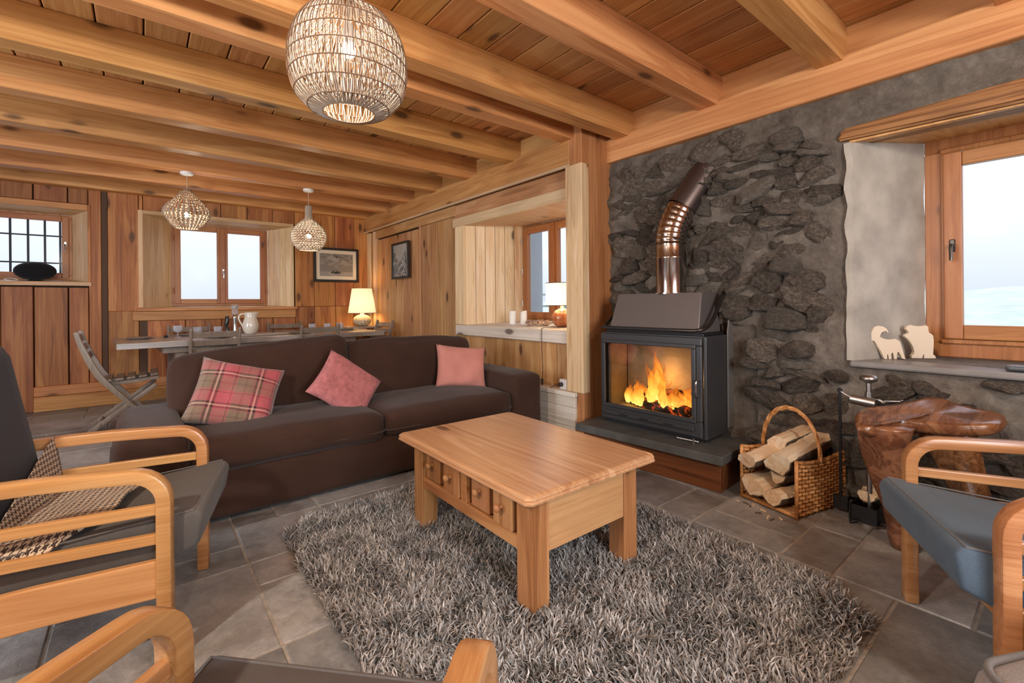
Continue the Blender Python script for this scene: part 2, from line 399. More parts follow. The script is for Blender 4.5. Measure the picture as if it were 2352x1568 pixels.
def fabric(name, c, bs=220, bump=0.5, var=0.35, vs=3.0, rough=0.95, sheen=0.12, weave=None):
    m = NT(name); v = m.coords(False)
    f = m.noise(v, vs, 4, 0.6); g = m.noise(v, bs, 3, 0.8)
    a = m.math('ADD', m.math('MULTIPLY', f, 0.55), m.math('MULTIPLY', g, 0.45))
    m.l(m.ramp(a, [(0.32, tuple(x*(1-var) for x in c)), (0.68, tuple(min(1, x*(1+var)) for x in c))]), m.b.inputs['Base Color'])
    m.inp('Roughness', rough); m.inp('Sheen Weight', sheen); m.inp('Sheen Roughness', 0.5); m.inp('Specular IOR Level', 0.12)
    m.bump(g, bump, 0.002); return m.m
F_SOFA = fabric('brown_velvet', (0.050, 0.026, 0.018), 160, 0.3, 0.28, 2.5, sheen=0.10)
F_SOFAL = fabric('brown_velvet_piping', (0.065, 0.042, 0.034), 160, 0.3, 0.1)
F_GREY = fabric('charcoal_wool', (0.100, 0.094, 0.088), 260, 0.6, 0.25, sheen=0.1)
F_BACKC = fabric('slate_wool', (0.045, 0.048, 0.058), 260, 0.4, 0.18, sheen=0.1)
F_BLUE = fabric('blue_grey_wool', (0.070, 0.098, 0.130), 260, 0.6, 0.25, sheen=0.1)
F_POUF = fabric('lilac_grey_linen', (0.26, 0.235, 0.225), 240, 0.8, 0.25)
F_PIPE = fabric('grey_piping', (0.13, 0.12, 0.115), 240, 0.4, 0.1)
F_PINK = fabric('rose_chenille', (0.46, 0.165, 0.165), 150, 0.8, 0.35, 30)
F_PINK2 = fabric('dusty_pink_wool', (0.56, 0.24, 0.20), 260, 0.5, 0.15, 4)
F_MAG = fabric('magenta_wool', (0.30, 0.02, 0.085), 260, 0.4, 0.15)

def tartan():
    m = NT('tartan_wool'); tc = m.n('ShaderNodeTexCoord'); sp = m.n('ShaderNodeSeparateXYZ'); m.l(tc.outputs['UV'], sp.inputs[0])
    def pat(u):
        fr = m.math('FRACT', m.math('MULTIPLY', u, 2.1))
        def band(a, b): return m.math('MULTIPLY', m.math('GREATER_THAN', fr, a), m.math('LESS_THAN', fr, b))
        return fr, band
    T = (0.20, 0.145, 0.095); P = (0.46, 0.095, 0.115); K = (0.022, 0.014, 0.012); C = (0.62, 0.55, 0.40)
    cols = []
    for u in (sp.outputs[0], sp.outputs[1]):
        fr, bd = pat(u)
        c = m.mix(bd(0.0, 0.42), P, T)
        c = m.mix(bd(0.44, 0.50), c, K); c = m.mix(bd(0.56, 0.62), c, K); c = m.mix(bd(0.515, 0.53), c, C); c = m.mix(bd(0.535, 0.55), c, C)
        c = m.mix(bd(0.20, 0.215), c, K); c = m.mix(bd(0.24, 0.25), c, K); c = m.mix(bd(0.93, 0.95), c, K)
        cols.append(c)
    w = m.math('FRACT', m.math('MULTIPLY', m.math('ADD', sp.outputs[0], sp.outputs[1]), 90.0))
    base = m.mix(m.math('GREATER_THAN', w, 0.5), cols[0], cols[1])
    v = m.coords(False); f = m.noise(v, 6, 2)
    m.l(m.mix(m.rng(f, 0.35, 0.7, 0, 0.35), base, m.mix(0.5, base, P)), m.b.inputs['Base Color'])
    m.inp('Roughness', 0.95); m.inp('Sheen Weight', 0.3); m.bump(m.noise(v, 260, 3, 0.8), 0.4, 0.002); return m.m
F_TART = tartan()
def houndstooth():
    m = NT('houndstooth_wool'); tc = m.n('ShaderNodeTexCoord'); sp = m.n('ShaderNodeSeparateXYZ'); m.l(tc.outputs['UV'], sp.inputs[0])
    u = m.math('MULTIPLY', sp.outputs[0], 420.0); v = m.math('MULTIPLY', sp.outputs[1], 420.0)
    def md(a, k): return m.math('MODULO', a, float(k))
    wu = m.math('LESS_THAN', md(u, 8), 4.0); wv = m.math('LESS_THAN', md(v, 8), 4.0)
    tw = m.math('LESS_THAN', md(m.math('ADD', m.math('FLOOR', u), m.math('FLOOR', v)), 4), 1.9)
    f = m.math('ADD', m.math('MULTIPLY', tw, wu), m.math('MULTIPLY', m.math('SUBTRACT', 1.0, tw), wv))
    m.l(m.mix(f, (0.62, 0.50, 0.36), (0.045, 0.024, 0.016)), m.b.inputs['Base Color'])
    m.inp('Roughness', 0.95); m.inp('Sheen Weight', 0.2); m.bump(m.noise(m.coords(False), 260, 3, 0.8), 0.5, 0.002); return m.m
F_HOUND = houndstooth()

def slate():
    m = NT('slate_tile'); v = m.coords(True); f = m.noise(v, 2.2, 6, 0.62, 0.5); g = m.noise(v, 26, 5, 0.75, 0.4); s = m.noise(v, 90, 3, 0.7)
    a = m.math('ADD', m.math('MULTIPLY', f, 0.65), m.math('MULTIPLY', g, 0.35))
    c = m.ramp(a, [(0.36, (0.140, 0.142, 0.142)), (0.52, (0.285, 0.285, 0.282)), (0.68, (0.47, 0.465, 0.455))])
    c = m.mix(m.rng(s, 0.62, 0.75, 0, 0.35), c, (0.07, 0.062, 0.055))
    hs = m.n('ShaderNodeHueSaturation'); m.l(c, hs.inputs['Color']); m.l(m.math('MULTIPLY_ADD', m.rand, 0.62, 0.68), hs.inputs['Value'])
    m.l(hs.outputs[0], m.b.inputs['Base Color']); m.l(m.rng(g, 0.3, 0.7, 0.30, 0.55), m.b.inputs['Roughness']); m.inp('Specular IOR Level', 0.5)
    m.bump(m.math('ADD', g, m.math('MULTIPLY', s, 0.4)), 0.35, 0.006); return m.m
M_SLATE = slate(); M_GROUT = plain('pale_grout', (0.36, 0.33, 0.29), 0.9, bump=0.5, bs=80, var=0.25, vs=20)
M_SLAB = plain('hearth_slate', (0.085, 0.085, 0.08), 0.45, bump=0.3, bs=35, var=0.25, vs=9)

def rock(name, dk, md, lt, glint=0.0):
    m = NT(name); v = m.coords(True); f = m.noise(v, 5, 7, 0.65, 0.6); g = m.noise(v, 38, 6, 0.75, 0.3)
    a = m.math('ADD', m.math('MULTIPLY', f, 0.6), m.math('MULTIPLY', g, 0.4))
    c = m.ramp(a, [(0.36, dk), (0.50, md), (0.66, lt)])
    hs = m.n('ShaderNodeHueSaturation'); m.l(c, hs.inputs['Color']); m.l(m.math('MULTIPLY_ADD', m.rand, 0.75, 0.62), hs.inputs['Value'])
    m.l(hs.outputs[0], m.b.inputs['Base Color']); m.inp('Roughness', 0.68); m.inp('Specular IOR Level', 0.45)
    m.bump(m.math('ADD', m.math('MULTIPLY', f, 1.2), g), 1.0, 0.03); return m.m
M_ROCK = rock('grey_rubble_stone', (0.070, 0.054, 0.041), (0.20, 0.160, 0.124), (0.52, 0.44, 0.355))
M_ROCKL = rock('pale_rubble_stone', (0.13, 0.11, 0.088), (0.27, 0.23, 0.185), (0.52, 0.46, 0.39))
def mortar():
    m = NT('grey_mortar'); v = m.coords(False); f = m.noise(v, 3.5, 6, 0.6, 0.4); g = m.noise(v, 30, 6, 0.7, 0.2)
    a = m.math('ADD', m.math('MULTIPLY', f, 0.6), m.math('MULTIPLY', g, 0.4))
    m.l(m.ramp(a, [(0.35, (0.070, 0.056, 0.044)), (0.52, (0.135, 0.112, 0.090)), (0.68, (0.23, 0.197, 0.165))]), m.b.inputs['Base Color'])
    m.inp('Roughness', 0.85); m.bump(m.math('ADD', f, m.math('MULTIPLY', g, 0.8)), 0.9, 0.015); return m.m
M_MORT = mortar()
M_PLAST = plain('lime_plaster', (0.40, 0.37, 0.32), 0.8, bump=0.35, bs=14, var=0.24, vs=5)

# ---------------------------------------------------------------- room shell
CZ, BZ = 2.60, 2.40
X0, X1, Y0, YB = -3.2, 3.25, -2.2, 6.93
# floor: grout bed and slate slabs laid in a 0.2 m module
bm = BM(); box(bm, (X0, Y0, -0.12), (3.66, YB+0.1, -0.004)); floor = struct('floor', bm, M_GROUT)
gx0, gy0 = 0.35-0.2*18, 0.033-0.2*11
NX, NY = 33, 46
occ = np.zeros((NX, NY), bool); tiles = []
def put(i, j, w, h):
    if i < 0 or j < 0 or i+w > NX or j+h > NY or occ[i:i+w, j:j+h].any(): return False
    occ[i:i+w, j:j+h] = True; tiles.append((i, j, w, h)); return True
def G(x, y): return round((x-gx0)/0.2), round((y-gy0)/0.2)
for x, y, w, h in ((0.35, 2.033, 2, 1), (0.35, 1.633, 3, 2), (-0.25, 1.633, 3, 3), (0.35, 2.233, 2, 2), (-0.05, 2.233, 2, 1), (0.75, 2.233, 3, 2), (0.75, 2.633, 3, 2),
                   (2.15, 1.233, 2, 1), (2.15, 1.433, 2, 2), (2.15, 0.833, 1, 2), (2.35, 0.833, 3, 2), (2.15, 0.633, 2, 1), (1.75, 0.833, 2, 2), (2.55, 0.633, 3, 1),
                   (2.15, 0.233, 3, 2), (2.15, -0.367, 4, 3), (1.55, -0.167, 3, 3), (1.15, 0.433, 5, 2), (-0.45, 1.233, 4, 2), (0.35, 1.233, 3, 2)):
    put(*G(x, y), w, h)
rg = random.Random(3); shp = [(3, 2), (2, 3), (2, 2), (3, 3), (4, 3), (2, 1), (1, 2), (3, 1), (4, 2), (2, 4)]
for j in range(NY):
    for i in range(NX):
        if occ[i, j]: continue
        c = shp[:]; rg.shuffle(c)
        for w, h in c+[(1, 2), (2, 1), (1, 1)]:
            if put(i, j, w, h): break
cache = {}
for i, j, w, h in tiles:
    if (w, h) not in cache:
        bm = BM(); g = 0.0045; box(bm, (-w*0.1+g, -h*0.1+g, -0.02), (w*0.1-g, h*0.1-g, 0.0), 0.004); cache[(w, h)] = data('tile', bm, M_SLATE)
    o = obj('tile', cache[(w, h)], None, floor); o.location = (gx0+(i+w/2)*0.2, gy0+(j+h/2)*0.2, rg.uniform(-0.0015, 0.0005))

# ceiling boards run away from us, joists across
bm = BM(); box(bm, (X0, Y0, CZ+0.03), (3.66, YB+0.1, CZ+0.1)); ceiling = struct('ceiling', bm, DARK)
bm = BM(); box(bm, (-0.0954, Y0, 0), (0.0954, YB, 0.029), 0.005); cb = data('board', bm, W_CEIL)
k = -14
while -0.375+0.1975*k < 3.25:
    x = -0.375+0.1975*(k+0.5)
    if x > X0: obj('board', cb, None, ceiling).location = (x, 0, CZ)
    k += 1
def joist(x1):
    bm = BM(); box(bm, (X0, 0, BZ), (x1, 0.137, CZ+0.002), 0.006); return data('joist', bm, W_BEAMX)
jl, jr = joist(2.78), joist(3.08)
for y in (2.521, 3.248, 3.968, 4.672, 5.381, 6.10, 6.83-0.04): obj('joist', jl, None, ceiling).location = (0, y, 0)
for y in (2.205, 1.495, 0.80, 0.10, -0.60, -1.30, -2.0): obj('joist', jr, None, ceiling).location = (0, y, 0)
bm = BM(); box(bm, (2.66, 2.43, BZ), (3.2, 2.521, CZ)); 
bm.free()

# girders, post
def girder(name, x, y0, y1, z0, z1, lab):
    bm = BM(); box(bm, (x, y0, z0), (x+0.24, y1, z1), 0.012, seg=2); return struct(name, bm, W_GIRD, label=lab)
girder('trim_1', 2.965, Y0, 2.44, 2.236, 2.43, 'long spruce girder along the top of the stone wall')
girder('trim_2', 2.665, 2.56, YB, 2.205, 2.43, 'long spruce girder along the top of the panelled wall')
for a, x, y0, y1 in (('trim_3', 3.02, Y0, 2.44), ('trim_4', 2.74, 2.56, YB)):
    bm = BM(); box(bm, (x, y0, 2.43), (x+0.05, y1, CZ), 0.003); struct(a, bm, W_GIRD)
bm = BM(); box(bm, (2.665, 2.43, 0.0), (3.10, 2.565, CZ), 0.006); post = struct('trim_5', bm, W_POST, label='square spruce post between stone and panelling')
bm = BM(); box(bm, (2.655, 2.425, 0.395), (2.74, 2.60, 2.19), 0.004); struct('trim_6', bm, W_PALE, label='pale casing board on the post')
# moulded lip under the panelled wall girder
bm = BM(); tube(bm, [(2.672, 2.56, 2.20), (2.672, YB, 2.20)], 0.014, 8); struct('trim_7', bm, W_PALEY, label='rounded lip along the girder')

# ------------------------------------------------ back wall
wall_back = None
def wallbox(bm, x0, x1, z0, z1, y=YB): box(bm, (x0, y, z0), (x1, y+0.40, z1))
bm = BM()
SW = (-1.62, -0.46, 1.376, 2.17)      # small window opening x0 x1 z0 z1
MW = (0.02, 1.64, 1.085, 2.19)
for x0, x1, z0, z1 in ((X0, SW[0], 0, CZ), (SW[0], SW[1], 0, SW[2]-0.02), (SW[0], SW[1], SW[3]+0.02, CZ), (SW[1], MW[0], 0, CZ), (MW[0], MW[1], 0, MW[2]-0.02), (MW[0], MW[1], MW[3]+0.02, CZ), (MW[1], 3.4, 0, CZ)):
    wallbox(bm, x0, x1, z0, z1, YB+0.03)
wall_back = struct('wall_back', bm, DARK)
def plank(x0, x1, z0, z1, par=wall_back, d=0.0):
    bm = BM(); g = 0.003; box(bm, (x0+g, YB-d, z0), (x1-g, YB+0.03, z1), 0.004); return obj('plank', bm, W_BACK, par)
xs = [-3.2, -2.9, -2.55, -2.25, -1.9, -1.62]
for a, b in zip(xs, xs[1:]): plank(a, b, 0, CZ, d=rg.uniform(0, 0.008))
for a, b in ((-1.62, -1.36), (-1.36, -1.12), (-1.12, -0.885)): plank(a, b, 0, 1.318, d=rg.uniform(0, 0.008)); plank(a, b, 2.24, CZ)
for a, b in ((-0.88, -0.62), (-0.615, -0.455)): plank(a, b, 0.26, 1.315, d=0.006); plank(a, b, 2.24, CZ)
plank(-0.455, -0.345, 0.26, CZ, d=0.004)
bm = BM(); box(bm, (-0.345, YB-0.004, 0.0), (-0.295, YB+0.03, 2.45), 0.002); obj('groove_strip', bm, plain('gap_shade_brown', (0.085, 0.040, 0.020), 0.7), wall_back)  # flush strip in a plank gap; the gap's shade is painted as dark brown
plank(-0.295, -0.02, 0.26, 1.05, d=0.005); plank(-0.295, -0.02, 1.05, 2.47, d=0.002); plank(-0.345, -0.02, 2.47, CZ)
for a, b in ((-0.02, 0.02), (0.02, 0.42), (0.42, 0.80), (0.80, 1.10), (1.10, 1.40), (1.40, 1.68)):
    plank(a, b, 0, 0.935, d=rg.uniform(0, 0.006)); plank(a, b, 2.235, CZ)
bm = BM(); box(bm, (-0.015, YB-0.007, 0), (0.055, YB+0.01, 0.93)); obj('groove_strip', bm, bpy.data.materials['gap_shade_brown'], wall_back)
for a, b in ((1.68, 1.94), (1.94, 2.235), (2.235, 2.51), (2.51, 2.80)): plank(a, b, 0, 1.08, d=0.004); plank(a, b, 1.083, CZ, d=rg.uniform(0, 0.006))
# skirting boards standing proud on the left
bm = BM(); box(bm, (-0.885, YB-0.045, 0.0), (0.30, YB+0.0, 0.155), 0.004); struct('baseboard_back', bm, W_BEAMX, label='wide pine plinth board under the back wall')
bm = BM(); box(bm, (-0.885, YB-0.035, 0.157), (0.30, YB+0.0, 0.262), 0.004); struct('trim_8', bm, W_BEAMX, label='upper plinth board on the back wall')
bm = BM(); box(bm, (0.32, YB-0.025, 0.0), (2.78, YB+0.0, 0.12), 0.003); struct('trim_9', bm, W_BEAMX)

def reveal_boards(par, p0, p1, z0a, z1a, z0b, z1b, n, nrm, mat):
    """vertical boards of a splayed reveal from p0 (front, room side) to p1 (back)"""
    p0, p1 = Vector(p0), Vector(p1); nn = Vector(nrm)*0.02
    for k in range(n):
        a, b = k/n+0.004, (k+1)/n-0.004; A, B = p0.lerp(p1, a), p0.lerp(p1, b)
        za, zb = z1a+(z1b-z1a)*a, z1a+(z1b-z1a)*b; ya, yb = z0a+(z0b-z0a)*a, z0a+(z0b-z0a)*b
        bm = BM()
        hexa(bm, [(A.x, A.y, ya), (B.x, B.y, yb), (B.x+nn.x, B.y+nn.y, yb), (A.x+nn.x, A.y+nn.y, ya),
                  (A.x, A.y, za), (B.x, B.y, zb), (B.x+nn.x, B.y+nn.y, zb), (A.x+nn.x, A.y+nn.y, za)])
        bmesh.ops.recalc_face_normals(bm, faces=bm.faces[:]); obj('reveal_board', bm, mat, par)
def frame_rect(bm, a0, a1, z0, z1, d0, d1, w, axis, bev=0.004):
    """rectangular frame in the plane; axis 'y' -> frame in xz plane with depth along y"""
    def B(u0, u1, v0, v1):
        if axis == 'y': box(bm, (u0, d0, v0), (u1, d1, v1), bev)
        else: box(bm, (d0, u0, v0), (d1, u1, v1), bev)
    B(a0, a1, z0, z0+w); B(a0, a1, z1-w, z1); B(a0, a0+w, z0+w, z1-w); B(a1-w, a1, z0+w, z1-w)
def sash(par, a0, a1, z0, z1, d, axis, w=0.085, gl=GLASS, mat=W_FRAME, matr=W_FRAMEX):
    bm = BM()
    def B(bm, u0, u1, v0, v1, t=0.05):
        if axis == 'y': box(bm, (u0, d, v0), (u1, d+t, v1), 0.006, seg=2)
        else: box(bm, (d, u0, v0), (d+t, u1, v1), 0.006, seg=2)
    B(bm, a0, a0+w, z0, z1); B(bm, a1-w, a1, z0, z1); s = obj('sash', bm, mat, par)
    bm = BM(); B(bm, a0+w, a1-w, z0, z0+w); B(bm, a0+w, a1-w, z1-w, z1); obj('sash_rail', bm, matr, s)
    bm = BM()
    if axis == 'y': box(bm, (a0+w, d+0.02, z0+w), (a1-w, d+0.026, z1-w))
    else: box(bm, (d+0.02, a0+w, z0+w), (d+0.026, a1-w, z1-w))
    obj('pane', bm, gl, s); return s
def handle(par, M, mat=CHROME):
    bm = BM(); box(bm, (-0.012, -0.01, -0.035), (0.012, 0, 0.035), 0.004, M=M)
    tube(bm, [M @ Vector(p) for p in ((0, -0.01, 0), (0, -0.045, 0), (0, -0.05, -0.02), (0, -0.05, -0.085))], [0.009, 0.009, 0.009, 0.008], 8)
    return obj('window_handle', bm, mat, par, smooth=40)

# main back window
w1 = struct('window_1', (lambda b: (frame_rect(b, 0.30, 1.405, 1.10, 2.165, 7.28, 7.34, 0.05, 'y'), b)[1])(BM()), W_FRAME, label='two-leaf wooden window in the back wall')
reveal_boards(w1, (MW[0], YB), (0.30, 7.28), 1.085, 2.19, 1.10, 2.165, 4, (-1, 0.3, 0), W_PALE)
reveal_boards(w1, (MW[1], YB), (1.405, 7.28), 1.085, 2.19, 1.10, 2.165, 4, (1, 0.3, 0), W_PALE)
bm = BM(); hexa(bm, [(MW[0], YB, 2.19), (MW[1], YB, 2.19), (1.405, 7.28, 2.165), (0.30, 7.28, 2.165), (MW[0], YB, 2.21), (MW[1], YB, 2.21), (1.405, 7.28, 2.185), (0.30, 7.28, 2.185)]); obj('reveal_head', bm, W_PALEX, w1)
bm = BM(); hexa(bm, [(MW[0], YB, 1.06), (MW[1], YB, 1.06), (1.405, 7.28, 1.075), (0.30, 7.28, 1.075), (MW[0], YB, 1.085), (MW[1], YB, 1.085), (1.405, 7.28, 1.10), (0.30, 7.28, 1.10)]); obj('reveal_sill', bm, W_PALEX, w1)
sash(w1, 0.335, 0.855, 1.13, 2.145, 7.265, 'y', 0.063); sash(w1, 0.855, 1.37, 1.13, 2.145, 7.265, 'y', 0.063)
bm = BM(); box(bm, (0.825, 7.25, 1.13), (0.885, 7.27, 2.145), 0.006); obj('cover_strip', bm, W_FRAME, w1)
handle(w1, TR((0.862, 7.25, 1.56)))
bm = BM()
for z in (1.30, 1.98):
    for x in (0.318, 1.388): bmesh.ops.create_cone(bm, cap_ends=True, segments=10, radius1=0.011, radius2=0.011, depth=0.08, matrix=TR((x, 7.262, z)))
obj('hinge', bm, W_FRAME, w1)
for nm, lo, hi in (('casing', (-0.025, YB-0.012, 1.085), (0.02, YB+0.005, 2.235)), ('casing', (1.64, YB-0.012, 1.085), (1.665, YB+0.005, 2.235)), ('casing', (0.02, YB-0.012, 2.19), (1.64, YB+0.005, 2.235))):
    bm = BM(); box(bm, lo, hi, 0.003); obj(nm, bm, W_PALE if hi[2]-lo[2] > 0.3 else W_PALEX, w1)
bm = BM(); box(bm, (-0.045, YB-0.05, 1.045), (1.70, YB+0.0, 1.083), 0.006); obj('sill_nosing', bm, W_BEAMX, w1)
bm = BM(); box(bm, (-0.08, YB-0.04, 0.935), (1.68, YB-0.001, 1.043), 0.006); obj('sill_apron', bm, W_BEAMX, w1)

# small barred window
w2 = struct('window_2', (lambda b: (frame_rect(b, -1.60, -0.605, 1.41, 2.135, 7.18, 7.24, 0.045, 'y'), b)[1])(BM()), W_FRAME, label='small barred window at the left')
reveal_boards(w2, (SW[1], YB), (-0.605, 7.18), 1.376, 2.17, 1.41, 2.135, 3, (1, 0.3, 0), W_PALE)
reveal_boards(w2, (SW[0], YB), (-1.60, 7.18), 1.376, 2.17, 1.41, 2.135, 3, (-1, 0.3, 0), W_PALE)
bm = BM(); hexa(bm, [(SW[0], YB, 2.17), (SW[1], YB, 2.17), (-0.605, 7.18, 2.135), (-1.60, 7.18, 2.135), (SW[0], YB, 2.19), (SW[1], YB, 2.19), (-0.605, 7.18, 2.155), (-1.60, 7.18, 2.155)]); obj('reveal_head', bm, W_PALEX, w2)
bm = BM(); hexa(bm, [(SW[0]-.01, YB-0.02, 1.335), (-0.43, YB-0.02, 1.335), (-0.605, 7.18, 1.36), (-1.60, 7.18, 1.36), (SW[0]-.01, YB-0.02, 1.376), (-0.43, YB-0.02, 1.376), (-0.605, 7.18, 1.41), (-1.60, 7.18, 1.41)]); obj('reveal_sill', bm, W_PALEX, w2)
s2 = sash(w2, -1.57, -0.63, 1.425, 2.12, 7.165, 'y', 0.06)
handle(w2, TR((-0.66, 7.165, 1.80)))
bm = BM(); box(bm, (-0.46, YB-0.012, 1.376), (-0.435, YB+0.005, 2.235), 0.003); obj('casing', bm, W_BACK, w2)
bm = BM(); box(bm, (-1.62, YB-0.012, 2.17), (-0.46, YB+0.005, 2.235), 0.003); obj('casing', bm, W_BEAMX, w2)
for x in (-1.50, -1.37, -1.24, -1.105, -0.97, -0.838, -0.715):
    bm = BM(); box(bm, (x-0.009, 7.30, 1.30), (x+0.009, 7.318, 2.30)); obj('bar', bm, IRON, w2)
for z in (1.60, 1.905):
    bm = BM(); box(bm, (-1.65, 7.292, z-0.008), (-0.55, 7.30, z+0.008)); obj('bar', bm, IRON, w2)

# ------------------------------------------------ panelled side wall
XP = 2.74
bm = BM()
for y0, y1, z0, z1 in ((2.56, 4.28, 0, 0.86), (2.56, 2.60, 0.86, 1.965), (2.56, 4.28, 1.965, CZ), (4.28, YB+0.1, 0, CZ)):
    box(bm, (XP+0.03, y0, z0), (XP+0.62, y1, z1))
wall_side = struct('wall_side', bm, DARK)
def sp(y0, y1, z0, z1, mat=W_SIDE, d=0.0, nm='plank', par=None):
    bm = BM(); g = 0.002; box(bm, (XP-d, y0+g, z0), (XP+0.03, y1-g, z1), 0.003); return obj(nm, bm, mat, par or wall_side)
ys = [4.38, 4.62, 4.80, 5.00, 5.20]
for a, b in zip(ys, ys[1:]): sp(a, b, 0.0, 2.075, d=rg.uniform(0, 0.003))
ys = [5.23, 5.45, 5.72, 5.96, 6.20, 6.47, 6.60]
for a, b in zip(ys, ys[1:]): sp(a, b, 0.0, 2.055, d=0.0)
sp(5.20, 5.23, 0, 2.075, d=0.018, nm='batten')
sp(6.60, 6.68, 0, 2.19, W_PALE, 0.03, 'jamb_board'); sp(6.68, 6.80, 0, 2.19, d=0.004); sp(6.80, 6.93, 0, 2.19, W_PALE, 0.02, 'jamb_board')
sp(4.38, 6.60, 2.077, 2.20, W_SIDEY, 0.018, 'head_board'); 
sp(2.60, 4.40, 2.045, 2.20, W_SIDEY, 0.004, 'head_board')
for a, b in zip([2.56, 2.80, 3.02, 3.22, 3.42, 3.66, 3.90, 4.14], [2.80, 3.02, 3.22, 3.42, 3.66, 3.90, 4.14, 4.38]): sp(a, b, 0.0, 0.765, d=rg.uniform(0, 0.003))
w3 = struct('window_3', (lambda b: (frame_rect(b, 2.86, 3.90, 0.91, 1.95, 3.30, 3.36, 0.05, 'x'), b)[1])(BM()), W_FRAME, label='two-leaf window in the deep panelled recess')
def side(nm, lo, hi, mat, bev=0.004): bm = BM(); box(bm, lo, hi, bev); return obj(nm, bm, mat, w3)
side('casing', (XP-0.025, 4.19, 0.875), (XP+0.01, 4.37, 1.95), W_PALE); bpy.data.objects
side('casing_head', (XP-0.03, 2.60, 1.945), (XP+0.01, 4.41, 2.043), W_PALEY)
side('sill_board', (XP-0.045, 2.60, 0.765), (XP+0.05, 4.34, 0.872), W_WHITE, 0.006)
bm = BM(); hexa(bm, [(XP, 2.58, 0.85), (XP, 4.30, 0.85), (3.32, 3.94, 0.87), (3.32, 2.80, 0.87), (XP, 2.58, 0.874), (XP, 4.30, 0.874), (3.32, 3.94, 0.905), (3.32, 2.80, 0.905)]); bmesh.ops.recalc_face_normals(bm, faces=bm.faces[:]); obj('recess_shelf', bm, W_WHITE, w3)
bm = BM(); hexa(bm, [(XP, 2.58, 1.945), (XP, 4.30, 1.945), (3.32, 3.94, 1.955), (3.32, 2.80, 1.955), (XP, 2.58, 1.965), (XP, 4.30, 1.965), (3.32, 3.94, 1.975), (3.32, 2.80, 1.975)]); bmesh.ops.recalc_face_normals(bm, faces=bm.faces[:]); obj('recess_head', bm, W_PALEX, w3)
reveal_boards(w3, (XP, 4.19), (3.32, 3.90), 0.874, 1.95, 0.905, 1.955, 6, (0.3, 1, 0), W_PALE)
reveal_boards(w3, (XP, 2.60), (3.32, 2.86), 0.874, 1.95, 0.905, 1.955, 4, (0.3, -1, 0), W_PALE)
sash(w3, 2.89, 3.40, 0.935, 1.925, 3.285, 'x', 0.07, matr=W_FRAMEY); sash(w3, 3.40, 3.87, 0.935, 1.925, 3.285, 'x', 0.07, matr=W_FRAMEY)
side('cover_strip', (3.27, 3.37, 0.935), (3.29, 3.43, 1.925), W_FRAME)
bm = BM()
for z in (1.10, 1.45, 1.78): bmesh.ops.create_cone(bm, cap_ends=True, segments=8, radius1=0.009, radius2=0.009, depth=0.06, matrix=TR((3.283, 3.88, z)))
obj('hinge', bm, CHROME, w3)

# white washed plinth boards under the socket
tr = struct('trim_10', (lambda b: (box(b, (2.70, 2.60, 0), (2.76, 4.3, 0.385)), b)[1])(BM()), DARK, label='white-washed boarded plinth below the socket')
for z0, z1 in ((0.0, 0.12), (0.122, 0.27), (0.272, 0.355)):
    bm = BM(); box(bm, (2.640, 2.50, z0), (2.699, 4.3, z1), 0.003); obj('board', bm, W_WHITE, tr)
bm = BM(); box(bm, (2.628, 2.495, 0.357), (2.739, 4.3, 0.392), 0.004); obj('board', bm, W_WHITE, tr)

# unseen walls of the room
def simple_wall(nm, boxes):
    bm = BM()
    for lo, hi in boxes: box(bm, lo, hi)
    return struct(nm, bm, W_BACK)
simple_wall('wall_left', [((X0-0.1, Y0, 0), (X0, 1.9, CZ)), ((X0-0.1, 1.9, 2.05), (X0, 3.9, CZ)), ((X0-0.1, 3.9, 0), (X0, YB+0.4, CZ)), ((X0-0.1, 1.9, 0), (X0, 3.9, 0.55))])
simple_wall('wall_front', [((X0-0.1, Y0-0.1, 0), (-0.7, Y0, CZ)), ((-0.7, Y0-0.1, 2.05), (1.3, Y0, CZ)), ((1.3, Y0-0.1, 0), (3.4, Y0, CZ)), ((-0.7, Y0-0.1, 0), (1.3, Y0, 0.7))])

# ------------------------------------------------ rubble stone wall
XS = 3.0
OY0, OY1, OZ0, OZ1 = -0.95, 0.78, 0.775, 2.04
rs = random.Random(11)
def grid_axis(a, b, step, marks):
    v = set(round(x, 4) for x in np.arange(a, b, step)) | set(marks) | {b}
    v = sorted(v); out = [v[0]]
    for q in v[1:]:
        if q-out[-1] > step*0.35: out.append(q)
        elif q in marks: out[-1] = q
    return out
GY = grid_axis(Y0, 2.45, 0.024, [OY0, OY1]); GZ = grid_axis(0.0, 2.42, 0.024, [OZ0, OZ1])
def relief(y, z):
    d = min(max(OY0-y, y-OY1, OZ0-z, z-OZ1, 0.0)/0.10, 1.0) if not (OY0 < y < OY1 and OZ0 < z < OZ1) else 0
    p = Vector((y*2.3, z*4.2, 1.7)); q = Vector((y*8, z*14, 3.1))
    n = noise.noise(p)*0.036+noise.noise(q)*0.030+noise.noise(q*2.7)*0.018
    if 1.25 < y < 2.42 and z < 1.0: d *= 0.3; 
    return XS+0.008+(0.03 if 1.3 < y < 2.38 and z < 0.95 else 0)-d*(n+0.004)
bm = BM(); V = {}
for i, y in enumerate(GY):
    for j, z in enumerate(GZ): V[i, j] = bm.verts.new((relief(y, z), y, z))
for i in range(len(GY)-1):
    for j in range(len(GZ)-1):
        yc, zc = (GY[i]+GY[i+1])/2, (GZ[j]+GZ[j+1])/2
        if OY0 < yc < OY1 and OZ0 < zc < OZ1: continue
        bm.faces.new((V[i, j], V[i, j+1], V[i+1, j+1], V[i+1, j]))
r_ = bmesh.ops.extrude_face_region(bm, geom=bm.faces[:])
for v in [g for g in r_['geom'] if isinstance(g, bmesh.types.BMVert)]: v.co.x = 3.62
bmesh.ops.recalc_face_normals(bm, faces=bm.faces[:])
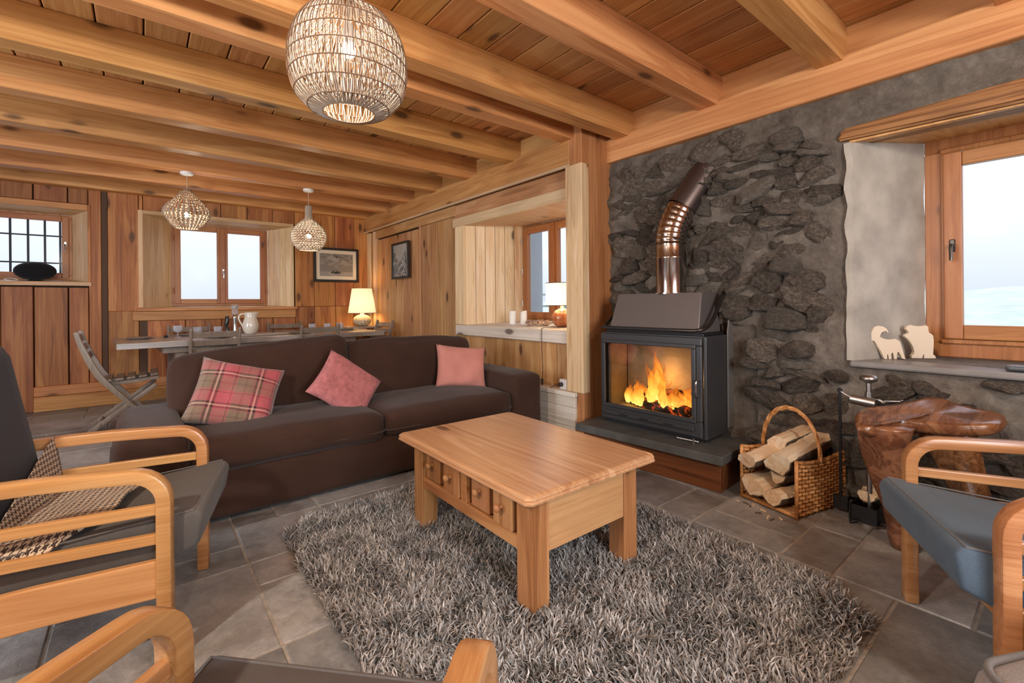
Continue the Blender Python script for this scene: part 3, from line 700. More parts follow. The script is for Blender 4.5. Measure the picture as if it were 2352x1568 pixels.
wall_right = struct('wall_right', bm, M_MORT, smooth=50)
# stones
def stone_mesh(seed):
    r2 = random.Random(seed); bm = BM(); bmesh.ops.create_icosphere(bm, subdivisions=3, radius=1)
    planes = []
    for _ in range(7):
        n = Vector((r2.uniform(-1, 1), r2.uniform(-1, 1), r2.uniform(-1, 1))).normalized(); planes.append((n, r2.uniform(0.55, 0.86)))
    planes.append((Vector((-1, r2.uniform(-.35, .35), r2.uniform(-.35, .35))).normalized(), r2.uniform(0.5, 0.75)))
    for v in bm.verts:
        c = v.co.copy()
        c = Vector([math.copysign(abs(t)**0.72, t) for t in c])
        for n, d in planes:
            e = c.dot(n)-d
            if e > 0: c -= n*e*0.95
        c += noise.noise_vector(c*1.8+Vector((seed, 0, 0)))*0.13+noise.noise_vector(c*4.5+Vector((seed, 0, 0)))*0.09+noise.noise_vector(c*10+Vector((seed, 0, 0)))*0.035
        v.co = c
    return bm
SM = [data('stone', stone_mesh(s), [M_ROCK, M_ROCKL][s % 4 == 3], smooth=38) for s in range(18)]
stones = []
z = -0.02; row = 0
while z < 2.22:
    hrow = rs.choice([0.055, 0.07, 0.08, 0.09, 0.12]); y = -0.35+rs.uniform(0, 0.12)
    while y < 2.44:
        L = rs.uniform(0.09, 0.24)*(0.75+hrow*3.4); h = hrow*rs.uniform(0.75, 1.25)
        yc, zc = y+L/2, z+hrow/2+rs.uniform(-0.012, 0.012)+0.05*math.sin(yc*2.1 if False else (y+L/2)*2.1)
        inwin = OY0-0.04-L*0.45 < yc < OY1+0.07+L*0.45 and OZ0-0.03-h*0.5 < zc < OZ1+0.12+h*0.5
        smoothzone = (0.3 < yc < 1.0 and zc > 2.02 and rs.random() < 0.55) or (0.1 < zc < 0.75 and yc < 0.75 and rs.random() < 0.25) or rs.random() < 0.03
        behind = 1.30 < yc < 2.34 and zc < 0.98
        if not inwin and not smoothzone and not behind and zc+h*0.5+L*0.08 < 2.235 and yc+L/2 < 2.47: stones.append((yc, zc, L, h))
        y += L*rs.uniform(0.98, 1.12)
    z += hrow*0.96
for yc, zc, L, h in stones:
    o = obj('stone', SM[rs.randrange(18)], None, wall_right)
    o.location = (XS+0.030+rs.uniform(-0.016, 0.016), yc, zc); o.scale = (rs.uniform(0.075, 0.125), L*0.64, h*0.68)
    o.rotation_euler = (rs.gauss(0.10, 0.20), rs.uniform(-0.15, 0.15), rs.uniform(-0.12, 0.12))
    if rs.random() < 0.5: o.scale.y *= -1; 
print('stones', len(stones))
# plaster reveal, sill, lintel, frame
WX = 3.56
w4 = struct('window_4', (lambda b: (frame_rect(b, -0.80, 0.573, 0.775, 2.02, WX, WX+0.07, 0.08, 'x'), b)[1])(BM()), W_FRAME, label='wooden window in the stone wall')
def reveal(y0, y1, sgn):
    bm = BM(); n, k = 10, 24; P = {}
    for i in range(n+1):
        for j in range(k+1):
            t, s_ = i/n, j/k; x = XS-0.012+(WX-XS+0.012)*t; zz = OZ0+(1.955+0.06*t-OZ0)*s_
            yy = y0+(y1-y0)*t+noise.noise(Vector((t*2, zz*5, 4)))*0.008
            if i == 0: yy += sgn*noise.noise(Vector((zz*9, 2, 1)))*0.014
            P[i, j] = bm.verts.new((x, yy, zz))
    for i in range(n):
        for j in range(k): bm.faces.new((P[i, j], P[i+1, j], P[i+1, j+1], P[i, j+1]))
    r_ = bmesh.ops.extrude_face_region(bm, geom=bm.faces[:])
    for v in [g for g in r_['geom'] if isinstance(g, bmesh.types.BMVert)]: v.co.y += sgn*0.03
    bmesh.ops.recalc_face_normals(bm, faces=bm.faces[:]); return obj('plaster_reveal', bm, M_PLAST, w4, smooth=50)
reveal(0.775, 0.573, 1); reveal(-0.95, -0.78, -1)
bm = BM(); box(bm, (XS-0.03, -0.95, 0.742), (WX+0.02, 0.79, 0.775), 0.010, seg=2)
for v in bm.verts: v.co.z += noise.noise(v.co*4)*0.003
obj('sill_slab', bm, plain('trowelled_sill', (0.22, 0.21, 0.20), 0.42, bump=0.2, bs=20, var=0.2, vs=6), w4)
bm = BM(); hexa(bm, [(XS-0.035, -1.05, 1.925), (XS+0.16, -1.05, 1.925), (XS+0.16, 0.84, 1.968), (XS-0.035, 0.84, 1.968), (XS-0.02, -1.05, 2.11), (XS+0.15, -1.05, 2.11), (XS+0.15, 0.82, 2.035), (XS-0.02, 0.82, 2.035)])
bmesh.ops.bevel(bm, geom=bm.edges[:], offset=0.012, segments=2, affect='EDGES'); obj('lintel', bm, W_LINT, w4)
bm = BM(); hexa(bm, [(XS-0.0, -0.95, 1.93), (XS, 0.79, 1.955), (WX, 0.58, 2.01), (WX, -0.8, 2.0), (XS, -0.95, 1.96), (XS, 0.79, 1.975), (WX, 0.58, 2.03), (WX, -0.8, 2.02)]); bmesh.ops.recalc_face_normals(bm, faces=bm.faces[:]); obj('lintel_soffit', bm, W_BEAMX, w4)
bm = BM(); frame_rect(bm, -0.74, 0.505, 0.85, 1.955, WX-0.018, WX+0.02, 0.03, 'x', 0.006); obj('frame_moulding', bm, W_FRAME, w4)
sash(w4, -0.715, 0.490, 0.88, 1.92, WX-0.035, 'x', 0.078, matr=W_FRAMEY)
M = basis((WX-0.035, 0.452, 1.40), (0, -1, 0), (1, 0, 0), (0, 0, 1)); handle(w4, M, BRONZE)

# outside: misty ground slope, far stone jamb and railing beyond the recess window
M_MIST = plain('fog_pale_green', (0.47, 0.52, 0.46), 1.0, var=0.16, vs=1.6)  # the fog outside is put into this whitened colour, shared by the railing
bm = BM(); gx = [3.8+i*1.2 for i in range(22)]; gy = [-14+i*1.6 for i in range(24)]; P = {}
for i, x in enumerate(gx):
    for j, y in enumerate(gy): P[i, j] = bm.verts.new((x, y, 0.2+0.055*(x-3.8)+0.25*noise.noise(Vector((x*0.4, y*0.4, 0)))))
for i in range(21):
    for j in range(23): bm.faces.new((P[i, j], P[i+1, j], P[i+1, j+1], P[i, j+1]))
struct('meadow', bm, M_MIST, smooth=True)
bm = BM(); box(bm, (3.42, 4.02, 0.0), (3.72, 4.60, 2.8), 0.01); struct('outer_wall', bm, plain('roughcast', (0.42, 0.46, 0.50), 0.9, bump=0.6, bs=60), label='roughcast outer wall seen through the recess window')
t_ = thing('outside_railing', 'pale railing seen through the recess window', 'railing', (6.0, 6.3, 0))
for z in (1.04, 1.26):
    bm = BM(); box(bm, (-0.02, -1.6, z-0.02), (0.02, 1.2, z+0.02)); obj('rail', bm, M_MIST, t_)
for y in (-1.5, -0.4, 0.7):
    bm = BM(); box(bm, (-0.03, y-0.03, 0.2), (0.03, y+0.03, 1.28)); obj('post', bm, M_MIST, t_)

# ================================================================ hearth and stove
HA = R(-2.6)   # the stove stands turned a little out of square
t = thing('hearth', 'low hearth, dark slate slab on a reddish wood base under the stove', 'hearth', (2.78, 1.81, 0), R(4.0))
bm = BM(); box(bm, (-0.30, -0.525, 0.177), (0.15, 0.52, 0.23), 0.004); obj('slab', bm, M_SLAB, t)
bm = BM(); box(bm, (-0.235, -0.49, 0), (-0.205, 0.50, 0.176), 0.003); obj('base_board', bm, W_HEARTH, t)
bm = BM(); box(bm, (-0.204, -0.49, 0), (0.155, -0.465, 0.176), 0.003); obj('base_board', bm, W_HEARTH, t)
bm = BM(); box(bm, (-0.204, -0.46, 0), (0.155, 0.48, 0.17)); obj('core', bm, DARK, t)

M_STOVE = plain('stove_black', (0.055, 0.055, 0.057), 0.40, 0.35, bump=0.03, bs=300)
M_HOOD = plain('stove_hood_grey', (0.17, 0.155, 0.15), 0.38, 0.45)
M_SHIELD = plain('shield_grey', (0.17, 0.155, 0.14), 0.5, 0.3)
M_REFR = plain('pale_firebrick', (0.42, 0.34, 0.24), 0.9, bump=0.4, bs=40, var=0.3, vs=6)
sv = thing('wood_stove', 'black steel wood stove with large glass door and fire burning inside', 'stove', (2.655, 1.835, 0.23), R(2.2))
# local: x into wall, y along wall (+ away), z up ; front plane x=0, y -0.39..0.39
bm = BM()
FY, D, H_ = 0.395, 0.300, 0.655
box(bm, (0.012, -FY, 0.02), (D, -FY+0.02, H_), 0.003); box(bm, (0.012, FY-0.02, 0.02), (D, FY, H_), 0.003)
box(bm, (0.012, -FY+0.02, H_-0.02), (D, FY-0.02, H_)); box(bm, (0.012, -FY+0.02, 0.02), (D, FY-0.02, 0.10)); box(bm, (D-0.02, -FY+0.02, 0.10), (D, FY-0.02, H_-0.02))
obj('body', bm, M_STOVE, sv)
bm = BM(); box(bm, (0.03, -0.37, 0.0), (0.28, 0.37, 0.02)); obj('plinth', bm, IRON, sv)
bm = BM(); box(bm, (D-0.05, -0.34, 0.12), (D-0.022, 0.34, 0.62), 0.003); box(bm, (0.05, -0.372, 0.12), (D-0.05, -0.345, 0.62)); box(bm, (0.05, 0.345, 0.12), (D-0.05, 0.372, 0.62)); box(bm, (0.05, -0.345, 0.102), (D-0.05, 0.345, 0.12)); obj('fire_lining', bm, M_REFR, sv)
dr = None
bm = BM()
def fr(y0, y1, z0, z1, x0, x1, w): 
    for lo, hi in (((x0, y0, z0), (x1, y1, z0+w)), ((x0, y0, z1-w), (x1, y1, z1)), ((x0, y0, z0+w), (x1, y0+w, z1-w)), ((x0, y1-w, z0+w), (x1, y1, z1-w))): box(bm, lo, hi, 0.004)
y0, y1, z0, z1 = -0.335, 0.36, 0.130, 0.598
hexw = 0.035
box(bm, (-0.012, -0.375, 0.598), (0.012, 0.39, 0.648), 0.005); box(bm, (-0.012, -0.375, 0.03), (0.012, 0.39, 0.130), 0.005)
box(bm, (-0.012, -0.375, 0.130), (0.012, -0.335, 0.598), 0.005); box(bm, (-0.012, 0.36, 0.130), (0.012, 0.39, 0.598), 0.005)
dr = obj('door', bm, M_STOVE, sv)
bm = BM(); fr(-0.342, 0.368, 0.122, 0.606, -0.028, -0.012, 0.026)
obj('glass_frame', bm, M_STOVE, dr)
bm = BM(); box(bm, (-0.006, y0, z0), (-0.001, y1, z1)); obj('door_glass', bm, glass('stove_glass', (0.96, 0.93, 0.88), 0.05, 0.9), dr)
bm = BM(); tube(bm, smooth_path([(-0.012, -0.358, 0.39), (-0.045, -0.358, 0.385), (-0.048, -0.358, 0.34), (-0.045, -0.358, 0.295), (-0.012, -0.358, 0.29)], 4), 0.006, 8); obj('door_handle', bm, CHROME, dr, smooth=True)
bm = BM(); box(bm, (-0.030, -0.33, 0.070), (-0.012, 0.36, 0.098), 0.005); box(bm, (-0.022, -0.33, 0.040), (-0.012, 0.36, 0.060), 0.003); obj('air_slot_rail', bm, M_STOVE, dr)
for yy in (-0.16, 0.02, 0.18):
    bm = BM(); box(bm, (-0.034, yy-0.035, 0.079), (-0.028, yy+0.035, 0.088), 0.002); obj('air_slide', bm, IRON, dr)
bm = BM(); tube(bm, [(-0.03, -0.22, 0.012), (-0.02, -0.36, 0.012)], 0.007, 8); tube(bm, [(-0.03, -0.33, 0.0), (-0.03, -0.33, 0.03)], 0.006, 8); obj('ash_catch', bm, BRUSH, sv, smooth=40)
# sloping hood
bm = BM(); prism(bm, [(0.03, 0.672), (0.335, 0.672), (0.335, 0.93), (0.12, 0.93)], -0.335, 0.345, 'y', 0.004)
M_ = None
for v in bm.verts:
    if v.co.z > 0.8: v.co.y = v.co.y*0.94 
bmesh.ops.recalc_face_normals(bm, faces=bm.faces[:]); obj('hood', bm, M_HOOD, sv)
bm = BM(); box(bm, (0.03, -0.37, 0.655), (0.345, 0.37, 0.672), 0.003); obj('top_plate', bm, IRON, sv)
bm = BM(); tube(bm, smooth_path([(0.30, -0.375, 0.93), (0.10, -0.385, 0.74), (0.0, -0.36, 0.695), (-0.02, -0.28, 0.69)], 5)+[Vector((-0.02, 0.25, 0.69))]+smooth_path([(-0.02, 0.28, 0.69), (0.0, 0.36, 0.695), (0.08, 0.385, 0.73), (0.18, 0.385, 0.80)], 5), 0.012, 10); obj('bar_handle', bm, BRONZE, sv, smooth=True)
bm = BM(); box(bm, (-0.040, -0.20, 0.682), (-0.012, 0.36, 0.70), 0.003); obj('bar_plate', bm, IRON, sv)
# heat shield behind
bm = BM(); prism(bm, [(0.285, 0.05), (0.375, 0.05), (0.375, 0.93), (0.355, 0.93), (0.285, 0.67)], -0.405, -0.397, 'y', 0.002); obj('side_shield', bm, M_SHIELD, sv)
bm = BM(); prism(bm, [(0.285, 0.05), (0.375, 0.05), (0.375, 0.93), (0.355, 0.93), (0.285, 0.67)], 0.397, 0.405, 'y', 0.002); obj('side_shield', bm, M_SHIELD, sv)
# flue
M_FLUE = plain('burnished_flue', (0.46, 0.41, 0.375), 0.16, 1.0, bump=0.04, bs=12)
bm = BM(); lathe(bm, [(0.116, 0.0), (0.116, 0.010), (0.101, 0.012), (0.101, 0.24), (0.104, 0.245), (0.104, 0.255), (0.101, 0.26), (0.101, 0.345)], 32, TR((0.22, -0.045, 0.925)), cap=False); fl = obj('flue_pipe', bm, M_FLUE, sv, smooth=50)
path = smooth_path([(0.22, -0.045, 1.268), (0.222, -0.047, 1.32), (0.232, -0.057, 1.39), (0.252, -0.076, 1.46), (0.275, -0.098, 1.52)], 6)
bm = BM(); tube(bm, path, [0.101+(0.006 if i % 3 == 1 else 0) for i in range(len(path))], 32, cap=False); obj('flue_elbow', bm, M_FLUE, sv, smooth=60)
bm = BM(); tube(bm, [path[-1], path[-1]+Vector((0.13, -0.12, 0.26))], [0.103, 0.103], 32, cap=False); obj('flue_stub', bm, plain('sooty_shaded_flue', (0.16, 0.13, 0.12), 0.35, 0.9), sv, smooth=60)  # soot and the shade at the wall are both put into this dark colour
# fire: logs, embers, flames
def log_bm(L, r, seed, seg=14, n=8, half=False):
    bm = BM(); P = []
    for i in range(n+1):
        ring = []
        for k in range(seg):
            a = 2*pi*k/seg; q = r*(1+0.14*noise.noise(Vector((cos(a)*2, sin(a)*2, i*0.6+seed))))
            y, z = q*cos(a), q*sin(a)
            if half: z = min(z, r*0.12+0.01*noise.noise(Vector((i*.8, k, seed)))); 
            ring.append(bm.verts.new((-L/2+L*i/n, y, z)))
        P.append(ring)
    for a, b in zip(P, P[1:]):
        for k in range(seg): bm.faces.new((a[k], b[k], b[(k+1) % seg], a[(k+1) % seg]))
    bm.faces.new(P[0]); bm.faces.new(P[-1][::-1]); bmesh.ops.recalc_face_normals(bm, faces=bm.faces[:]); return bm
def charred():
    m = NT('charred_log'); v = m.coords(True); f = m.noise(v, 14, 5, 0.7); m.inp('Base Color', (0.03, 0.018, 0.012, 1)); m.inp('Roughness', 0.95)
    m.l(m.ramp(f, [(0.50, (0, 0, 0)), (0.62, (0.9, 0.10, 0.01)), (0.75, (1, 0.35, 0.05))]), m.b.inputs['Emission Color']); m.inp('Emission Strength', 1.1); m.bump(f, 1.0, 0.01); return m.m
M_CHAR = charred()
for i, (x, y, z, rz, ry, L, r) in enumerate(((0.12, -0.02, 0.155, R(84), 0, 0.44, 0.04), (0.205, 0.03, 0.155, R(97), 0, 0.46, 0.04), (0.18, 0.0, 0.225, R(78), R(6), 0.30, 0.042), (0.12, -0.17, 0.16, R(60), R(4), 0.20, 0.028))):
    lg = obj('burning_log', log_bm(L, r, i*3.3), M_CHAR, None, smooth=40); tag(lg, ['dark burning log lying at the front of the fire', 'dark burning log at the back of the fire bed', 'glowing log resting across the top of the fire', 'short charred log at the right end of the fire'][i], 'log', 'logs burning in the stove')
    lg.location = sv.location+Matrix.Rotation(R(2.2), 3, 'Z') @ Vector((x, y, z)); lg.rotation_euler = (0, ry, rz)
def flame_mat():
    m = NT('flame'); tc = m.n('ShaderNodeTexCoord'); sp = m.n('ShaderNodeSeparateXYZ'); m.l(tc.outputs['Generated'], sp.inputs[0])
    v = m.coords(True, (1, 1, 0.4)); f = m.noise(v, 22, 3, 0.6, 0.6)
    h = m.math('ADD', sp.outputs[2], m.math('MULTIPLY', m.math('SUBTRACT', f, 0.5), 0.9))
    c = m.ramp(h, [(0.05, (1.0, 0.62, 0.16)), (0.35, (1.0, 0.50, 0.07)), (0.7, (1.0, 0.27, 0.02)), (1.0, (0.75, 0.10, 0.01))])
    e = m.n('ShaderNodeEmission'); m.l(c, e.inputs[0]); m.l(m.rng(h, 0.0, 0.9, 2.6, 0.9), e.inputs[1])
    t_ = m.n('ShaderNodeBsdfTransparent'); mx = m.n('ShaderNodeMixShader'); m.l(m.rng(m.math('ADD', h, m.math('MULTIPLY', f, 0.3)), 0.35, 1.05, 0.08, 0.85), mx.inputs[0])
    m.l(e.outputs[0], mx.inputs[1]); m.l(t_.outputs[0], mx.inputs[2]); m.l(mx.outputs[0], m.o.inputs[0]); return m.m
M_FLAME = flame_mat(); rf = random.Random(5)
fire = thing('fire', 'yellow and orange flames of the fire behind the stove glass', 'fire', tuple(sv.location), R(2.2))
for i in range(52):
    y = rf.gauss(0.0, 0.13); y = max(-0.23, min(0.25, y)); hgt = (0.27*math.exp(-((y-0.035)/0.06)**2)+0.16)*rf.uniform(0.6, 1.15)
    x = rf.uniform(0.09, 0.21); bm = BM(); n = 9; pts = []; rad = []; ph = rf.uniform(0, 6)
    for k in range(n+1):
        t_ = k/n; pts.append((x+0.015*sin(ph+t_*5), y+0.036*t_*sin(ph+t_*7)+(0.03*t_ if y > 0.03 else -0.03*t_)*rf.uniform(0.0, 0.6)*(1 if abs(y) > .08 else -0.3), 0.14+hgt*t_)); rad.append(max(0.0012, rf.uniform(0.8, 1.2)*0.030*(1-t_)**0.8*(0.5+1.7*t_*(1-t_)*2)))
    tube(bm, pts, rad, 7); obj('flame_tongue', bm, M_FLAME, fire, smooth=True)
lamp('fire_light', 'POINT', tuple(sv.location+Vector((0.14, 0, 0.33))), 5.5, (1.0, 0.50, 0.16), 0.06)

# ================================================================ coffee table
t = thing('coffee_table', 'waxed pine coffee table with small drawers, on the shaggy rug', 'table', (1.342, 1.642, 0.008), R(-0.6))
# local x -0.36..0.36, y -0.515..0.515
bm = BM()
prof = [(0.0, 0.0), (0.016, 0.004), (0.020, 0.012), (0.012, 0.018), (0.016, 0.024), (0.008, 0.030), (0.0, 0.034)]
hx, hy = 0.359, 0.509; rings = []
for o_, z_ in [(-0.012, 0.416)]+[(-0.016+q*1.0, 0.418+w_) for q, w_ in [(0.006, 0), (0.014, 0.003), (0.016, 0.010), (0.010, 0.015), (0.014, 0.020), (0.012, 0.028), (0.004, 0.032)]]+[(-0.02, 0.4515)]:
    X, Y, c = hx+o_, hy+o_, 0.02
    rings.append([bm.verts.new((x, y, z_)) for x, y in ((X-c, -Y), (X, -Y+c), (X, Y-c), (X-c, Y), (-X+c, Y), (-X, Y-c), (-X, -Y+c), (-X+c, -Y))])
for a, b in zip(rings, rings[1:]):
    for k in range(8): bm.faces.new((a[k], a[(k+1) % 8], b[(k+1) % 8], b[k]))
bm.faces.new(rings[0][::-1]); bm.faces.new(rings[-1]); obj('table_top', bm, W_TABLE, t)
for sx in (-1, 1):
    for sy in (-1, 1):
        bm = BM(); x, y = sx*0.252, sy*0.406
        vs = box(bm, (x-0.042, y-0.042, 0), (x+0.042, y+0.042, 0.417), 0.003)
        obj('leg', bm, W_TABLEZ, t)
W_RAIL = wood('rail_pine', (0.54, 0.29, 0.115), (0.44, 0.205, 0.07), (0.3, 0.12, 0.04), 'Y', 0.9, 0.5, 0.3, 0.05)
for sx in (-1, 1):
    bm = BM(); x = sx*0.276
    box(bm, (x-0.012, -0.364, 0.205), (x+0.012, 0.364, 0.255), 0.002); box(bm, (x-0.012, -0.364, 0.405), (x+0.012, 0.364, 0.417), 0.002)
    box(bm, (x-0.012, -0.022, 0.255), (x+0.012, 0.022, 0.405), 0.002)
    obj('drawer_rail', bm, W_RAIL, t, kind='stuff') if False else obj('drawer_rail', bm, W_RAIL, t)
for sy in (-1, 1):
    bm = BM(); y = sy*0.432; box(bm, (-0.210, y-0.012, 0.205), (0.210, y+0.012, 0.417), 0.002); obj('end_panel', bm, W_TABLEX, t)
bm = BM(); box(bm, (-0.262, -0.41, 0.210), (0.262, 0.41, 0.238)); box(bm, (-0.245, -0.40, 0.238), (0.245, 0.40, 0.415)); obj('carcass', bm, plain('drawer_shadow_wood', (0.07, 0.028, 0.012), 0.7), t)
for sx in (-1, 1):
    for y0, y1, out in ((-0.340, -0.222, 0.020), (-0.176, -0.046, 0.004), (0.030, 0.160, 0.018), (0.212, 0.345, 0.006)):
        bm = BM(); x = sx*0.276; a, b = sorted((x+sx*out, x-sx*0.030))
        box(bm, (a, y0, 0.259), (b, y1, 0.401), 0.004, seg=2); dw = obj('drawer', bm, W_TABLEZ, t)
        bm = BM(); lathe(bm, [(0.0085, 0), (0.0070, 0.006), (0.0058, 0.010), (0.0115, 0.017), (0.0160, 0.024), (0.0138, 0.031), (0.007, 0.035), (0, 0.0355)], 16, TR((x+sx*out, (y0+y1)/2, 0.335), ry=sx*pi/2)); obj('knob', bm, W_TABLEZ, dw, smooth=True)

# ================================================================ sofa
so = thing('sofa', 'long dark brown fabric sofa in front of the dining table', 'sofa', (1.19, 3.25, 0))
def sp_(nm, bm, m=F_SOFA, par=None, **k): return obj(nm, bm, m, par or so, smooth=True, **k)
def at(x, y, z, **k): return TR((x-1.19, y-3.25, z), **k)
bm = BM(); soft(bm, (1.15, 0.42, 0.135), 0.03, 8, (0, 0.006, 0), 0.004, 5, 1, at(1.20, 3.175, 0.145)); sp_('base', bm)
bm = BM(); soft(bm, (0.145, 0.49, 0.245), 0.045, 8, (0.004, 0.004, 0.012), 0.010, 7, 2, at(0.035, 3.165, 0.255)); a1 = sp_('armrest', bm)
bm = BM(); soft(bm, (0.145, 0.49, 0.265), 0.045, 8, (0.004, 0.004, 0.012), 0.007, 5, 3, at(2.345, 3.20, 0.285)); a2 = sp_('armrest', bm)
bm = BM(); soft(bm, (1.02, 0.10, 0.34), 0.04, 10, (0, 0, 0), 0.01, 3, 4, at(1.19, 3.60, 0.345)); sp_('back_frame', bm)
def ring_path(hx, hy, r, z, n=5):
    pts = []
    for cx, cy, a in ((hx-r, hy-r, 0), (-hx+r, hy-r, pi/2), (-hx+r, -hy+r, pi), (hx-r, -hy+r, 1.5*pi)):
        for k in range(n+1): pts.append((cx+r*cos(a+pi/2*k/n), cy+r*sin(a+pi/2*k/n), z))
    return pts
for i, (x, w) in enumerate(((0.675, 0.505), (1.69, 0.505))):
    bm = BM(); soft(bm, (w, 0.36, 0.085), 0.05, 12, (0.006, 0.016, 0.030), 0.010, 6, 10+i, at(x, 3.075, 0.345)); c = sp_('seat_cushion', bm)
    bm = BM(); pp = [at(x, 3.075, 0.345) @ (Vector(p)) for p in ring_path(w+0.003, 0.363, 0.05, -0.030)]; tube(bm, pp, 0.005, 6, closed=True); obj('piping', bm, F_SOFAL, c, smooth=True)
for i, (x, w, zt) in enumerate(((0.66, 0.535, 0.245), (1.72, 0.53, 0.235))):
    bm = BM(); vs = soft(bm, (w, 0.10, zt), 0.075, 10, (0.008, 0.045, 0.02), 0.014, 4.5, 20+i)
    for v in vs:
        if v.co.z > 0: v.co.z += ((0.045*(v.co.x/w)-0.012) if i == 0 else -0.006-0.012*(v.co.x/w))*(v.co.z/zt)
    tf(vs, at(x, 3.435, 0.36+zt, rx=R(-13))); c = sp_('back_cushion', bm)
    bm = BM(); pp = []
    for p in ring_path(w-0.012, zt-0.012, 0.07, 0.0):
        q = Vector((p[0], 0.088, p[1]))
        if q.z > 0: q.z += ((0.045*(q.x/w)-0.012) if i == 0 else -0.006-0.012*(q.x/w))*(q.z/zt)
        q += noise.noise_vector(Vector((q.x*4.5+(20+i)*7.1, q.y*4.5, q.z*4.5)))*0.014
        pp.append(at(x, 3.435, 0.36+zt, rx=R(-13)) @ q)
    tube(bm, pp, 0.007, 6, closed=True); 
    obj('piping', bm, F_SOFAL, c, smooth=True)
for i, x in enumerate((0.0, 2.35)):
    for y in (2.80, 3.55):
        bm = BM(); lathe(bm, [(0.022, 0), (0.028, 0.03)], 12, at(x, y, 0)); obj('foot', bm, IRON, so)

def cushion(name, lab, c, ux, uy, w, h, tk, mat, seed=0, group=None):
    """cushion centred at c, edges along ux and uy"""
    x = Vector(ux).normalized(); y = Vector(uy).normalized(); y = (y-x*y.dot(x)).normalized(); z = x.cross(y)
    o = bpy.data.objects.new(name, None); bm = BM(); pillow(bm, w, h, tk, 18, basis((0, 0, 0), x, y, z), seed=seed)
    me = data(name, bm, mat, True); bpy.data.objects.remove(o); o = obj(name, me, mat); o.location = c; tag(o, lab, 'cushion', group); return o
# (image: top-left 487,820  top-right 645,865  bottom-right 595,968  bottom-left 412,950)
cushion('tartan_cushion', 'pink and taupe tartan cushion leaning at the left end of the sofa', (0.43, 3.12, 0.580), (0.40, -0.09, -0.105), (0.19, 0.20, 0.30), 0.45, 0.42, 0.12, F_TART, 1)
cushion('rose_cushion', 'rose pink chenille cushion standing on its corner mid sofa', (1.065, 3.10, 0.555), (0.33, -0.07, -0.255), (0.24, 0.17, 0.19), 0.42, 0.38, 0.12, F_PINK, 2)
cushion('pink_cushion', 'dusty pink cushion leaning against the right armrest of the sofa', (2.02, 3.17, 0.59), (0.44, -0.14, -0.055), (0.11, 0.14, 0.35), 0.42, 0.36, 0.12, F_PINK2, 3)

# ================================================================ bentwood armchairs
def armchair(name, lab, loc, rz, frame_mat, seat_mat, back_mat, W=0.60):
    t = thing(name, lab, 'armchair', loc, rz)
    hw = W/2-0.0225
    for s in (-1, 1):
        arm = [(0.30, 0.0), (0.30, 0.15), (0.30, 0.30), (0.30, 0.43), (0.30, 0.50)]+arc((0.215, 0.50), 0.085, 0, pi/2, 7)[1:]+[(0.12, 0.589), (0.0, 0.592), (-0.14, 0.590), (-0.28, 0.582), (-0.42, 0.570)]
        bm = BM(); ribbon(bm, arm, 0.048, 0.040, 'x', s*hw); ar = obj('arm', bm, frame_mat, t, smooth=35)
        bm = BM(); ribbon(bm, [(-0.395, 0.555), (-0.37, 0.30), (-0.40, 0.0)], 0.040, 0.045, 'x', s*hw); obj('rear_leg', bm, frame_mat, t, smooth=35)
        for z in (0.475, 0.385):
            bm = BM(); ribbon(bm, [(0.285, z), (0.0, z-0.006), (-0.385, z-0.018)], 0.022, 0.032, 'x', s*hw); obj('side_rail', bm, frame_mat, t)
        bm = BM(); ribbon(bm, [(0.285, 0.262), (0.0, 0.250), (-0.385, 0.215)], 0.026, 0.115, 'x', s*hw); obj('side_panel', bm, frame_mat, t)
    bm = BM(); box(bm, (-hw+0.02, 0.22, 0.20), (hw-0.02, 0.245, 0.275), 0.003); obj('cross_rail', bm, frame_mat, t)
    bm = BM(); box(bm, (-hw+0.02, -0.36, 0.14), (hw-0.02, -0.335, 0.22), 0.003); obj('cross_rail', bm, frame_mat, t)
    # seat: wedge cushion standing proud of the front legs
    bm = BM(); x1, x2 = 0.265, 0.245
    pts = [(-0.26, 0.225), (0.30, 0.290), (0.385, 0.335), (0.400, 0.425), (0.380, 0.450), (-0.26, 0.365)]
    A = [bm.verts.new(((-x1 if y > 0 else -x2), y, z)) for y, z in pts]; B = [bm.verts.new(((x1 if y > 0 else x2), y, z)) for y, z in pts]; n = len(pts)
    bm.faces.new(A[::-1]); bm.faces.new(B)
    for i in range(n): bm.faces.new((A[i], A[(i+1) % n], B[(i+1) % n], B[i]))
    bmesh.ops.recalc_face_normals(bm, faces=bm.faces[:])
    bmesh.ops.bevel(bm, geom=bm.edges[:], offset=0.014, segments=3, affect='EDGES', profile=0.5)
    st = obj('seat', bm, seat_mat, t, smooth=50)
    bm = BM(); tube(bm, [(-x1+0.006, -0.10, 0.3935), (-x1+0.006, 0.372, 0.4485), (x1-0.006, 0.372, 0.4485), (x1-0.006, -0.10, 0.3935)], 0.0028, 5); obj('seam', bm, F_PIPE, st)
    bm = BM(); soft(bm, (0.250, 0.058, 0.315), 0.05, 8, (0, 0.012, 0.01), 0.004, 5, 3, TR((0, -0.275, 0.66), rx=R(11))); obj('backrest', bm, back_mat, t, smooth=True)
    return t
def face(dx, dy): return math.atan2(dy, dx)-pi/2
